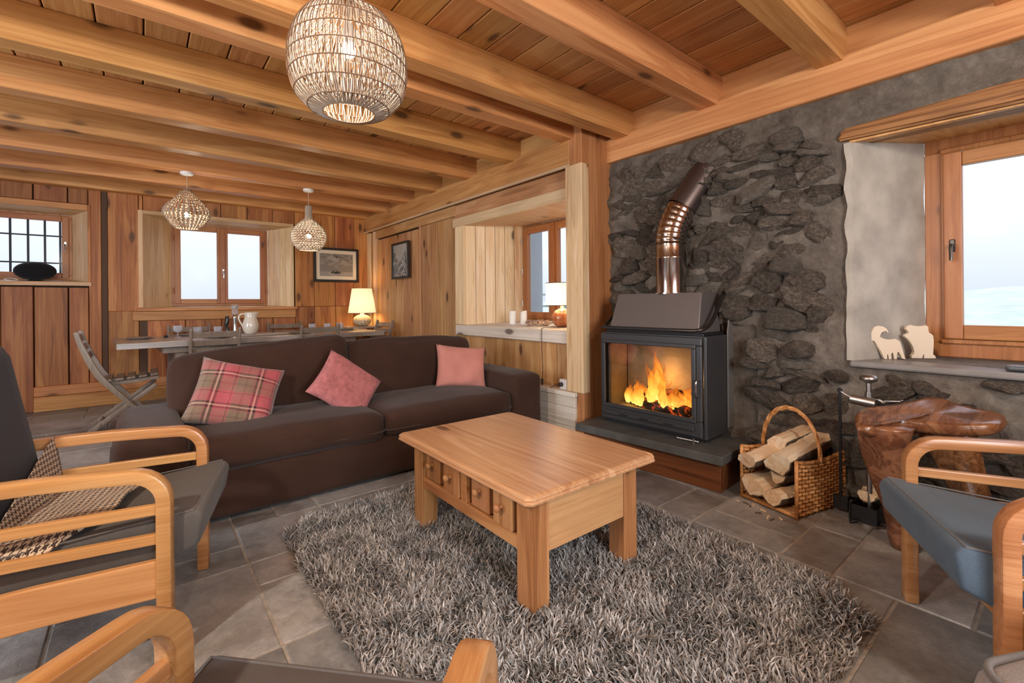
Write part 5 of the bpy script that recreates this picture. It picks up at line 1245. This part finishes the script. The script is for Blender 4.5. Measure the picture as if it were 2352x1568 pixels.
bm = BM(); tube(bm, smooth_path([(2.90, 2.98, 0.892), (2.80, 2.96, 0.89), (2.71, 2.935, 0.885), (2.685, 2.93, 0.86), (2.684, 2.925, 0.70), (2.684, 2.915, 0.53), (2.682, 2.92, 0.45)], 6), 0.003, 6)
tube(bm, smooth_path([(2.682, 2.92, 0.40), (2.668, 2.93, 0.33), (2.655, 2.945, 0.20), (2.650, 2.97, 0.06), (2.64, 3.0, 0.004), (2.62, 2.96, 0.004), (2.635, 2.90, 0.03), (2.648, 2.90, 0.20), (2.652, 2.86, 0.33), (2.66, 2.80, 0.39), (2.70, 2.73, 0.432)], 6), 0.003, 6)
cb_ = tag(obj('lamp_cord', bm, CABLE, smooth=True), 'dark lamp cord with inline switch hanging from the recess lamp to the socket', 'cord')
bm = BM(); box(bm, (-0.008, -0.010, -0.028), (0.008, 0.010, 0.028), 0.004, M=TR((2.682, 2.92, 0.425))); obj('cord_switch', bm, CABLE, cb_)
t = thing('wall_socket', 'white surface wall socket with plug above the bleached plinth', 'socket', (2.705, 2.685, 0.43))
bm = BM(); box(bm, (-0.012, -0.042, -0.042), (0.035, 0.042, 0.042), 0.008, seg=2); obj('socket_box', bm, WHITE, t)
bm = BM(); lathe(bm, [(0.018, 0), (0.018, 0.025), (0.008, 0.03), (0, 0.03)], 14, TR((-0.012, 0.01, 0.0), ry=-pi/2)); obj('plug', bm, CABLE, t, smooth=40)

# small window sill: dark ovoid, white cable
t = thing('oval_speaker', 'black oval speaker on the sill of the small barred window', 'speaker', (-0.88, 7.02, 1.385))
bm = BM(); bmesh.ops.create_uvsphere(bm, u_segments=36, v_segments=20, radius=1, matrix=TR((0, 0, 0.105), s=(0.165, 0.10, 0.098))); obj('body', bm, fabric('speaker_mesh', (0.012, 0.013, 0.016), 400, 0.3, 0.1), t, smooth=True)
bm = BM(); lathe(bm, [(0.06, -0.006), (0.062, 0.0), (0.05, 0.012)], 24); obj('foot_ring', bm, IRON, t, smooth=40)
bm = BM(); tube(bm, smooth_path([(-0.99, 6.98, 1.380), (-1.06, 6.95, 1.385), (-1.10, 6.98, 1.40), (-1.05, 7.01, 1.41), (-1.00, 6.98, 1.39), (-1.05, 6.94, 1.382), (-1.12, 6.96, 1.381)], 6), 0.004, 6); tag(obj('white_cable', bm, WHITE, smooth=True), 'loop of white cable lying left of the oval speaker', 'cable')

# ================================================================ pictures
def picture(name, lab, M, w, h, fw, mat_w, art):
    t = thing(name, lab, 'picture', (0, 0, 0)); t.location = M.to_translation(); R0 = M.to_3x3().to_4x4()
    bm = BM()
    for lo, hi in (((-w/2, -h/2, 0), (w/2, -h/2+fw, 0.028)), ((-w/2, h/2-fw, 0), (w/2, h/2, 0.028)), ((-w/2, -h/2+fw, 0), (-w/2+fw, h/2-fw, 0.028)), ((w/2-fw, -h/2+fw, 0), (w/2, h/2-fw, 0.028))): box(bm, lo, hi, 0.002, M=R0)
    obj('frame', bm, plain('black_frame', (0.015, 0.013, 0.012), 0.35), t)
    bm = BM(); box(bm, (-w/2+fw, -h/2+fw, 0.0), (w/2-fw, h/2-fw, 0.012), M=R0); obj('mount', bm, plain('cream_mount', (0.68, 0.62, 0.50), 0.8), t)
    bm = BM(); uv = bm.loops.layers.uv.verify(); W_, H2 = w/2-fw-mat_w, h/2-fw-mat_w
    v = [bm.verts.new(R0 @ Vector(p)) for p in ((-W_, -H2, 0.0125), (W_, -H2, 0.0125), (W_, H2, 0.0125), (-W_, H2, 0.0125))]; f = bm.faces.new(v)
    for l, q in zip(f.loops, ((0, 0), (1, 0), (1, 1), (0, 1))): l[uv].uv = q
    obj('print', bm, art, t)
    return t
def art_plane():
    m = NT('misty_airfield_print'); tc = m.n('ShaderNodeTexCoord'); sp = m.n('ShaderNodeSeparateXYZ'); m.l(tc.outputs['UV'], sp.inputs[0]); U, Vv = sp.outputs[0], sp.outputs[1]
    f = m.noise(tc.outputs['UV'], 4, 5, 0.6, 1.2)
    sky = m.mix(m.rng(f, 0.35, 0.65), (0.13, 0.12, 0.11), (0.34, 0.32, 0.28))
    hill = m.math('LESS_THAN', Vv, m.math('ADD', 0.36, m.math('MULTIPLY', m.math('ABSOLUTE', m.math('SUBTRACT', U, 0.5)), 0.35)))
    c = m.mix(hill, sky, (0.20, 0.19, 0.17)); c = m.mix(m.math('LESS_THAN', Vv, 0.20), c, m.mix(f, (0.16, 0.15, 0.14), (0.42, 0.40, 0.36)))
    def blob(cu, cv, a, b, col, c):
        e = m.math('ADD', m.math('POWER', m.math('ABSOLUTE', m.math('DIVIDE', m.math('SUBTRACT', U, cu), a)), 2.0), m.math('POWER', m.math('ABSOLUTE', m.math('DIVIDE', m.math('SUBTRACT', Vv, cv), b)), 2.0))
        return m.mix(m.math('LESS_THAN', e, 1.0), c, col)
    for a in ((0.48, 0.165, 0.15, 0.055, (0.012,)*3), (0.46, 0.215, 0.08, 0.045, (0.015,)*3), (0.40, 0.12, 0.03, 0.04, (0.2,)*3), (0.57, 0.12, 0.03, 0.04, (0.2,)*3), (0.50, 0.86, 0.05, 0.018, (0.015,)*3), (0.50, 0.85, 0.012, 0.04, (0.015,)*3), (0.46, 0.215, 0.05, 0.022, (0.25,)*3)): c = blob(*a, c)
    m.l(c, m.b.inputs['Base Color']); m.inp('Roughness', 0.35); return m.m
def art_peak():
    m = NT('mountain_print'); tc = m.n('ShaderNodeTexCoord'); sp = m.n('ShaderNodeSeparateXYZ'); m.l(tc.outputs['UV'], sp.inputs[0]); U, Vv = sp.outputs[0], sp.outputs[1]
    f = m.noise(tc.outputs['UV'], 5, 8, 0.7, 1.8); g = m.noise(tc.outputs['UV'], 2.2, 4, 0.6)
    edge = m.math('ADD', 0.42, m.math('ADD', m.math('MULTIPLY', m.math('ABSOLUTE', m.math('SUBTRACT', U, 0.5)), 0.8), m.math('MULTIPLY', g, 0.15)))
    rockc = m.mix(m.rng(f, 0.42, 0.58), (0.05, 0.05, 0.05), (0.50, 0.49, 0.45))
    c = m.mix(m.math('LESS_THAN', Vv, edge), m.mix(g, (0.30, 0.29, 0.27), (0.5, 0.48, 0.44)), rockc)
    m.l(c, m.b.inputs['Base Color']); m.inp('Roughness', 0.3); return m.m
picture('framed_picture', 'wide black framed photo of a car on a misty plain, on the back wall', basis((2.24, YB-0.036, 1.685), (1, 0, 0), (0, 0, 1), (0, -1, 0)), 0.65, 0.50, 0.035, 0.05, art_plane())
picture('framed_picture', 'small upright black framed mountain photo on the side wall', basis((XP-0.036, 5.70, 1.685), (0, -1, 0), (0, 0, 1), (-1, 0, 0)), 0.50, 0.485, 0.03, 0.0, art_peak())

# ================================================================ dining table and what stands on it
TZ = 0.77; DR = R(3.2)
dt = thing('dining_table', 'long grey-brown dining table behind the sofa, laid for a meal', 'dining table', (1.08, 5.95, 0), DR)
# local: x -1.29..1.28, y -0.50..0.50
n = 4
for k in range(n):
    bm = BM(); a = -0.50+k*1.0/n; box(bm, (-1.285, a+0.001, TZ-0.055), (1.28, a+1.0/n-0.001, TZ), 0.004); obj('top_board', bm, W_GTOP, dt)
bm = BM(); box(bm, (-0.95, -0.40, TZ-0.12), (0.95, -0.37, TZ-0.055), 0.003); box(bm, (-0.95, 0.37, TZ-0.12), (0.95, 0.40, TZ-0.055), 0.003); box(bm, (-0.95, -0.37, TZ-0.12), (-0.92, 0.37, TZ-0.055), 0.003); box(bm, (0.92, -0.37, TZ-0.12), (0.95, 0.37, TZ-0.055), 0.003); obj('apron', bm, W_GREY, dt)
for sx in (-1, 1):
    bm = BM(); box(bm, (sx*0.80-0.035, -0.38, 0.0), (sx*0.80+0.035, 0.38, 0.07), 0.004); box(bm, (sx*0.80-0.045, -0.36, 0.07), (sx*0.80+0.045, -0.24, TZ-0.12), 0.004); box(bm, (sx*0.80-0.045, 0.24, 0.07), (sx*0.80+0.045, 0.36, TZ-0.12), 0.004); box(bm, (sx*0.80-0.02, -0.24, 0.07), (sx*0.80+0.02, 0.24, TZ-0.12), 0.003); obj('trestle', bm, W_GREY, dt)
Md = Matrix.Translation((1.08, 5.95, 0)) @ Matrix.Rotation(DR, 4, 'Z')
def D(x, y, z=TZ+0.0008):
    """world x,y on the table top"""
    return (x, y, z)
def plate_bm(r=0.13, h=0.018): bm = BM(); lathe(bm, [(r*0.55, 0), (r*0.60, 0.002), (r*0.95, h-0.003), (r, h), (r*0.94, h), (r*0.60, 0.006), (0, 0.005)], 32); return bm
def cutlery(par, x, y, rz):
    bm = BM(); box(bm, (-0.10, -0.006, 0.0), (0.02, 0.006, 0.003), 0.001, M=TR((x, y, 0), rz=rz)); lathe(bm, [(0.0, 0.001), (0.018, 0.001), (0.019, 0.004), (0.0, 0.003)], 12, TR((x+0.04*cos(rz), y+0.04*sin(rz), 0.0), rz=rz, s=(1.7, 1, 1))); return bm
plates = []
plo = [(-0.02, 6.02, 'pale plate with taupe napkin at the left end of the dining table'), (0.42, 6.28, 'plate on the window side of the table, near the left end'), (0.98, 6.30, 'plate behind the jug on the window side'), (1.62, 6.22, 'plate stack on the window side, right of the jug'), (1.45, 5.78, 'plate on the sofa side, behind the right chair back'), (2.10, 6.10, 'pale plate at the corner lamp end of the table'), (0.62, 5.66, 'plate on the sofa side, behind the left chair back')]
first = None
for x, y, lab in plo:
    if first is None:
        first = thing('plate', lab, 'plate', D(x, y), 0, 'plates laid on the dining table'); obj('dish', plate_bm(), PLATE, first, smooth=50)
        bm = BM(); box(bm, (-0.055, -0.10, 0.010), (0.055, 0.10, 0.020), 0.004, M=TR(rz=R(80))); obj('napkin', bm, NAPK, first)
        o = first
    else: o = dup(first, D(x, y), rg.uniform(-0.4, 0.4), lab)
for x, y, lab in ((0.20, 5.93, 'steel fork and knife right of the left-end plate'), (0.68, 6.02, 'steel cutlery in front of the left glasses'), (1.30, 6.18, 'steel cutlery between jug and plate stack'), (1.25, 5.72, 'steel cutlery behind the right near chair back'), (1.9, 6.02, 'steel cutlery by the plate next to the corner lamp')):
    bm = BM()
    for k, dx in enumerate((0, 0.025)): box(bm, (-0.10, dx-0.004, 0.0), (0.09, dx+0.004, 0.003), 0.001); box(bm, (0.05, dx-0.009, 0.0), (0.11, dx+0.009, 0.003), 0.001)
    o = obj('cutlery', bm, CHROME); o.location = D(x, y); o.rotation_euler = (0, 0, R(75)); tag(o, lab, 'cutlery', 'cutlery on the dining table')
def tumbler(lab, x, y, src=[None]):
    if src[0] is None:
        t = thing('tumbler', lab, 'glass', D(x, y), 0, 'drinking glasses on the table'); bm = BM(); lathe(bm, [(0.036, 0), (0.043, 0.095), (0.040, 0.095), (0.033, 0.010), (0, 0.010)], 20); obj('glass', bm, DRINK, t, smooth=50); src[0] = t; return t
    return dup(src[0], D(x, y), 0, lab)
tumbler('clear tumbler on the table, second glass from the left end', 0.49, 6.22); tumbler('clear tumbler right of it, third glass from the left end', 0.68, 6.20)
tumbler('clear tumbler standing before the right back chair', 1.665, 6.06); tumbler('clear tumbler in the middle of the three right glasses', 1.84, 6.03); tumbler('clear tumbler nearest the corner lamp', 2.02, 6.10)
t = thing('wine_glass', 'stemmed round wine glass near the left end of the table', 'glass', D(0.30, 6.03))
bm = BM(); lathe(bm, [(0.033, 0), (0.030, 0.003), (0.005, 0.006), (0.004, 0.045), (0.010, 0.052), (0.036, 0.070), (0.043, 0.092), (0.040, 0.125), (0.038, 0.125), (0.041, 0.092), (0.033, 0.072), (0, 0.056)], 24); obj('glass', bm, DRINK, t, smooth=50)
for x, y, lab in ((0.20, 6.07, 'small dark salt pot left of the wine glass'), (1.20, 5.97, 'small dark spice bowl right of the jug')):
    bm = BM(); lathe(bm, [(0.014, 0), (0.02, 0.008), (0.018, 0.02), (0.008, 0.024), (0, 0.024)], 14); o = obj('salt_pot', bm, IRON, smooth=True); o.location = D(x, y, TZ+0.001); tag(o, lab, 'pot')
# jug
jx, jy = 0.94, 5.78
t = thing('jug', 'cream ceramic jug with loop handle standing on a board', 'jug', D(jx, jy, TZ+0.019))
bm = BM(); lathe(bm, [(0.048, 0), (0.056, 0.006), (0.075, 0.045), (0.081, 0.085), (0.074, 0.13), (0.058, 0.18), (0.054, 0.215), (0.060, 0.238), (0.056, 0.238), (0.050, 0.215), (0.052, 0.18), (0.06, 0.12), (0, 0.03)], 32)
for v in bm.verts:
    if v.co.z > 0.215 and v.co.x > 0.03: v.co.x += 0.022*(v.co.x/0.06)
obj('jug_body', bm, CERAM, t, smooth=True)
bm = BM(); tube(bm, smooth_path([(-0.052, 0, 0.215), (-0.085, 0, 0.222), (-0.112, 0, 0.195), (-0.108, 0, 0.15), (-0.082, 0, 0.10), (-0.072, 0, 0.07)], 5), 0.009, 10); obj('jug_handle', bm, CERAM, t, smooth=True)
bm = BM(); box(bm, (-0.11, -0.15, 0), (0.36, 0.15, 0.017), 0.005); o = obj('serving_board', bm, W_GTOP); o.location = D(0.93, 5.80, TZ+0.001); o.rotation_euler = (0, 0, R(4)); tag(o, 'flat grey wooden board under the jug', 'board')
# tall mill / shaker and corkscrew
t = thing('pepper_mill', 'tall steel and glass pepper mill left of the jug', 'mill', D(0.815, 5.95, TZ+0.001))
bm = BM(); lathe(bm, [(0.030, 0), (0.032, 0.01), (0.024, 0.05), (0.020, 0.10), (0.024, 0.16), (0.030, 0.20), (0.028, 0.23)], 24); obj('mill_body', bm, CHROME, t, smooth=True)
bm = BM(); lathe(bm, [(0.028, 0.231), (0.030, 0.25), (0.030, 0.29), (0.037, 0.305), (0.036, 0.325), (0.022, 0.338), (0, 0.341)], 24); obj('mill_cap', bm, DRINK, t, smooth=True)
bm = BM(); lathe(bm, [(0.0, 0.30), (0.029, 0.300), (0.033, 0.312), (0.029, 0.328), (0, 0.331)], 24); obj('mill_knob', bm, CHROME, t, smooth=True)
bm = BM(); tube(bm, smooth_path([(0, 0, 0), (0.004, 0, 0.06), (-0.008, 0, 0.12), (0.004, 0, 0.17), (0.0, 0, 0.215)], 5), [0.018]*6+[0.016]*5+[0.020]*5+[0.019]*5, 12); o = obj('black_mill', bm, plain('black_gloss', (0.012, 0.011, 0.012), 0.2), smooth=True); o.location = D(0.735, 5.93, TZ+0.001); tag(o, 'black wavy mill standing left of the tall steel one', 'mill')

# ---- folding chairs (local: +y is the way it faces)
def folding_chair(lab, loc, rz):
    t = thing('folding_chair', lab, 'chair', loc, rz, 'folding chairs round the dining table')
    hw = 0.20
    for s in (-1, 1):
        bp = smooth_path([(-0.345, 0.885), (-0.325, 0.80), (-0.275, 0.66), (-0.215, 0.52), (-0.150, 0.42), (-0.03, 0.27), (0.10, 0.12), (0.205, 0.0)], 3)
        bm = BM(); ribbon(bm, [(p[0], p[1]) for p in [Vector((a.x, a.y, 0)) for a in [Vector((*q, 0)) if len(q) == 2 else q for q in bp]]], 0.026, [0.030+0.020*math.exp(-((i-9)/6)**2) for i in range(len(bp))], 'x', s*hw); obj('back_post', bm, W_GREY, t, smooth=35)
        bm = BM(); ribbon(bm, [(-0.270, 0.0), (0.0, 0.215), (0.20, 0.375)], 0.022, 0.038, 'x', s*(hw-0.028)); obj('cross_leg', bm, W_GREY, t, smooth=35)
        bm = BM(); ribbon(bm, [(-0.165, 0.415), (0.0, 0.418), (0.22, 0.440)], 0.020, 0.034, 'x', s*(hw-0.052)); obj('seat_rail', bm, W_GREY, t)
    for k in range(5):
        y = -0.145+k*0.083; bm = BM(); box(bm, (-hw-0.005, -0.030, 0), (hw+0.005, 0.030, 0.018), 0.003, M=TR((0, y, 0.438+0.012*k*k/16+0.003*k), rx=R(2+k*1.5))); obj('seat_slat', bm, W_GREY, t)
    for (y, z, h) in ((-0.335, 0.825, 0.060), (-0.305, 0.745, 0.055), (-0.272, 0.668, 0.050)):
        bm = BM(); box(bm, (-hw+0.012, -0.008, -h/2), (hw-0.012, 0.008, h/2), 0.003, M=TR((0, y, z), rx=R(17))); obj('back_slat', bm, W_GREY, t)
    for (y, z) in ((0.14, 0.080), (-0.20, 0.055)):
        bm = BM(); box(bm, (-hw+0.012, -0.010, -0.016), (hw-0.012, 0.010, 0.016), 0.003, M=TR((0, y, z), rx=R(-40))); obj('stretcher', bm, W_GREY, t)
    return t
fc = folding_chair('slatted folding chair at the left end of the dining table, seen from the side', (-0.095, 5.62, 0), R(-90))
for x, y, rz, lab in ((0.56, 5.60, 0, 'folding chair on the sofa side, left of the two chair backs'), (1.54, 5.66, R(2), 'folding chair on the sofa side, right of the two chair backs'), (0.44, 6.30, R(180), 'folding chair on the window side, behind the left glasses'), (1.48, 6.32, R(180), 'folding chair on the window side, behind the right plates'), (2.26, 5.96, R(97), 'folding chair at the corner lamp end of the dining table')):
    dup(fc, (x, y, 0), rz, lab)

# ================================================================ pendants
M_STRING = plain('cream_paper_string', (0.50, 0.43, 0.35), 0.8)
M_WIRE = plain('brown_lamp_wire', (0.16, 0.085, 0.045), 0.6)
M_BULB = emit('lit_bulb', (1.0, 0.90, 0.72), 20.0)
def big_pendant():
    c = (0.64, 1.80, 0)
    t = thing('pendant_lamp', 'large woven string globe pendant with brown wire rings, nearest us', 'pendant lamp', c)
    prof = [(0.095, 1.850), (0.150, 1.868), (0.195, 1.915), (0.214, 1.970), (0.219, 2.030), (0.214, 2.090), (0.196, 2.150), (0.160, 2.205), (0.108, 2.242), (0.058, 2.262), (0.050, 2.31), (0.058, 2.36)]
    def rz(f):
        i = min(int(f), len(prof)-2); q = f-i; return prof[i][0]*(1-q)+prof[i+1][0]*q, prof[i][1]*(1-q)+prof[i+1][1]*q
    bm = BM(); rp = random.Random(8)
    for b in range(len(prof)-1):
        (r0_, z0_), (r1_, z1_) = prof[b], prof[b+1]; ns = 110 if r0_+r1_ > 0.2 else 36
        for k in range(ns):
            a0 = 2*pi*(k+rp.uniform(-0.2, 0.2))/ns; a1 = a0+rp.choice((-1, 1))*2*pi*rp.uniform(0.15, 0.55)/ns
            rm, zm = rz(b+0.5); bul = 1.012; am = (a0+a1)/2
            tube(bm, [(r0_*cos(a0), r0_*sin(a0), z0_), (rm*bul*cos(am), rm*bul*sin(am), zm), (r1_*cos(a1), r1_*sin(a1), z1_)], 0.0024, 4, cap=False)
    o = obj('string_weave', bm, M_STRING, t, smooth=True, kind='stuff')
    bm = BM()
    for b in range(len(prof)-1):
        (r0_, z0_), (r1_, z1_) = prof[b], prof[b+1]; ns = 110 if r0_+r1_ > 0.2 else 36
        for k in range(ns):
            a0 = 2*pi*(k+0.5)/ns; a1 = a0+(0.35 if k % 2 else -0.35)*2*pi/ns; rm, zm = rz(b+0.5)
            tube(bm, [(r0_*1.01*cos(a0), r0_*1.01*sin(a0), z0_), (rm*1.026*cos((a0+a1)/2), rm*1.026*sin((a0+a1)/2), zm), (r1_*1.01*cos(a1), r1_*1.01*sin(a1), z1_)], 0.0015, 3, cap=False)
    obj('wire_weave', bm, M_WIRE, t, kind='stuff')
    for r_, z_ in prof:
        bm = BM(); tube(bm, [(r_*1.01*cos(2*pi*k/56), r_*1.01*sin(2*pi*k/56), z_) for k in range(56)], 0.0024, 5, closed=True); obj('ring', bm, M_WIRE, t, smooth=True)
    bm = BM(); lathe(bm, [(0.02, 2.125), (0.022, 2.18), (0.016, 2.20), (0, 2.20)], 16); obj('lamp_holder', bm, WHITE, t, smooth=40)
    bm = BM(); bmesh.ops.create_uvsphere(bm, u_segments=18, v_segments=12, radius=0.028, matrix=TR((0, 0, 2.095))); obj('bulb', bm, M_BULB, t, smooth=True)
    bm = BM(); tube(bm, [(0, 0, 2.20), (0, 0, 2.59)], 0.004, 6); obj('cord', bm, WHITE, t)
    bm = BM(); lathe(bm, [(0.05, 2.575), (0.05, 2.595), (0, 2.598)], 24); obj('ceiling_rose', bm, WHITE, t, smooth=40)
big_pendant()
def canopy(t, z): bm = BM(); lathe(bm, [(0.0, z-0.028), (0.050, z-0.026), (0.056, z-0.018), (0.056, z-0.001), (0, z-0.001)], 28); obj('canopy', bm, WHITE, t, smooth=40)
# beaded turnip-shaped pendant
t = thing('pendant_lamp', 'squat turnip shaped beaded pendant over the left of the dining table', 'pendant lamp', (0.352, 5.45, 0))
prof = smooth_path([(0.022, 2.235, 0), (0.055, 2.20, 0), (0.105, 2.135, 0), (0.165, 2.065, 0), (0.190, 2.015, 0), (0.188, 1.990, 0), (0.160, 1.935, 0), (0.125, 1.885, 0), (0.098, 1.858, 0)], 3)
bm = BM(); nb = 28
sph = None
for i, p in enumerate(prof):
    if i % 1 == 0:
        for k in range(nb):
            a = 2*pi*(k+0.16*(i % 2))/nb; s_ = 0.0095*(0.40+p.x/0.19*0.80)
            if p.x*2*pi/nb < 0.012 and k % 2: continue
            bmesh.ops.create_icosphere(bm, subdivisions=1, radius=1, matrix=TR((p.x*cos(a), p.x*sin(a), p.y), rz=a, s=(s_*0.8, s_*1.0, s_*1.0)))
obj('beads', bm, plain('brown_rope_bead', (0.40, 0.31, 0.23), 0.8), t, smooth=True, kind='stuff')
bm = BM()
for k in range(nb): tube(bm, [(p.x*cos(2*pi*k/nb), p.x*sin(2*pi*k/nb), p.y) for p in prof], 0.0024, 4)
for i in range(0, len(prof), 3): p = prof[i]; tube(bm, [(p.x*cos(2*pi*k/36), p.x*sin(2*pi*k/36), p.y) for k in range(36)], 0.002, 4, closed=True)
obj('wire_cage', bm, M_WIRE, t, smooth=True)
bm = BM(); tube(bm, [(0, 0, 2.02), (0, 0, BZ-0.02)], 0.003, 6); obj('cord', bm, M_STRING, t)
bm = BM(); bmesh.ops.create_uvsphere(bm, u_segments=16, v_segments=10, radius=0.026, matrix=TR((0, 0, 1.985))); obj('bulb', bm, M_BULB, t, smooth=True)
canopy(t, BZ)
# gourd-shaped crochet pendant
t = thing('pendant_lamp', 'gourd shaped crocheted pendant with long neck over the right of the dining table', 'pendant lamp', (1.47, 5.45, 0))
prof = smooth_path([(0.030, 2.215, 0), (0.034, 2.17, 0), (0.034, 2.12, 0), (0.042, 2.07, 0), (0.085, 2.03, 0), (0.145, 1.975, 0), (0.182, 1.90, 0), (0.178, 1.82, 0), (0.140, 1.75, 0), (0.100, 1.715, 0)], 3)
bm = BM(); rp = random.Random(4)
for p, q in zip(prof, prof[1:]):
    ns = max(18, int(2*pi*max(p.x, q.x)/0.036))
    for k in range(ns):
        a0 = 2*pi*k/ns
        for s_ in (-1, 1):
            a1 = a0+s_*pi/ns*1.1; tube(bm, [(p.x*cos(a0), p.x*sin(a0), p.y), (q.x*cos(a1), q.x*sin(a1), q.y)], 0.0036, 4, cap=False)
obj('crochet_weave', bm, M_STRING, t, smooth=True, kind='stuff')
bm = BM()
for p in prof: tube(bm, [(p.x*1.01*cos(2*pi*k/40), p.x*1.01*sin(2*pi*k/40), p.y) for k in range(40)], 0.0024, 4, closed=True)
obj('wire_rings', bm, M_WIRE, t, smooth=True, kind='stuff')
bm = BM(); tube(bm, [(0, 0, 1.92), (0, 0, BZ-0.02)], 0.003, 6); obj('cord', bm, M_STRING, t)
bm = BM(); bmesh.ops.create_uvsphere(bm, u_segments=16, v_segments=10, radius=0.026, matrix=TR((0, 0, 1.875))); obj('bulb', bm, M_BULB, t, smooth=True)
canopy(t, BZ)
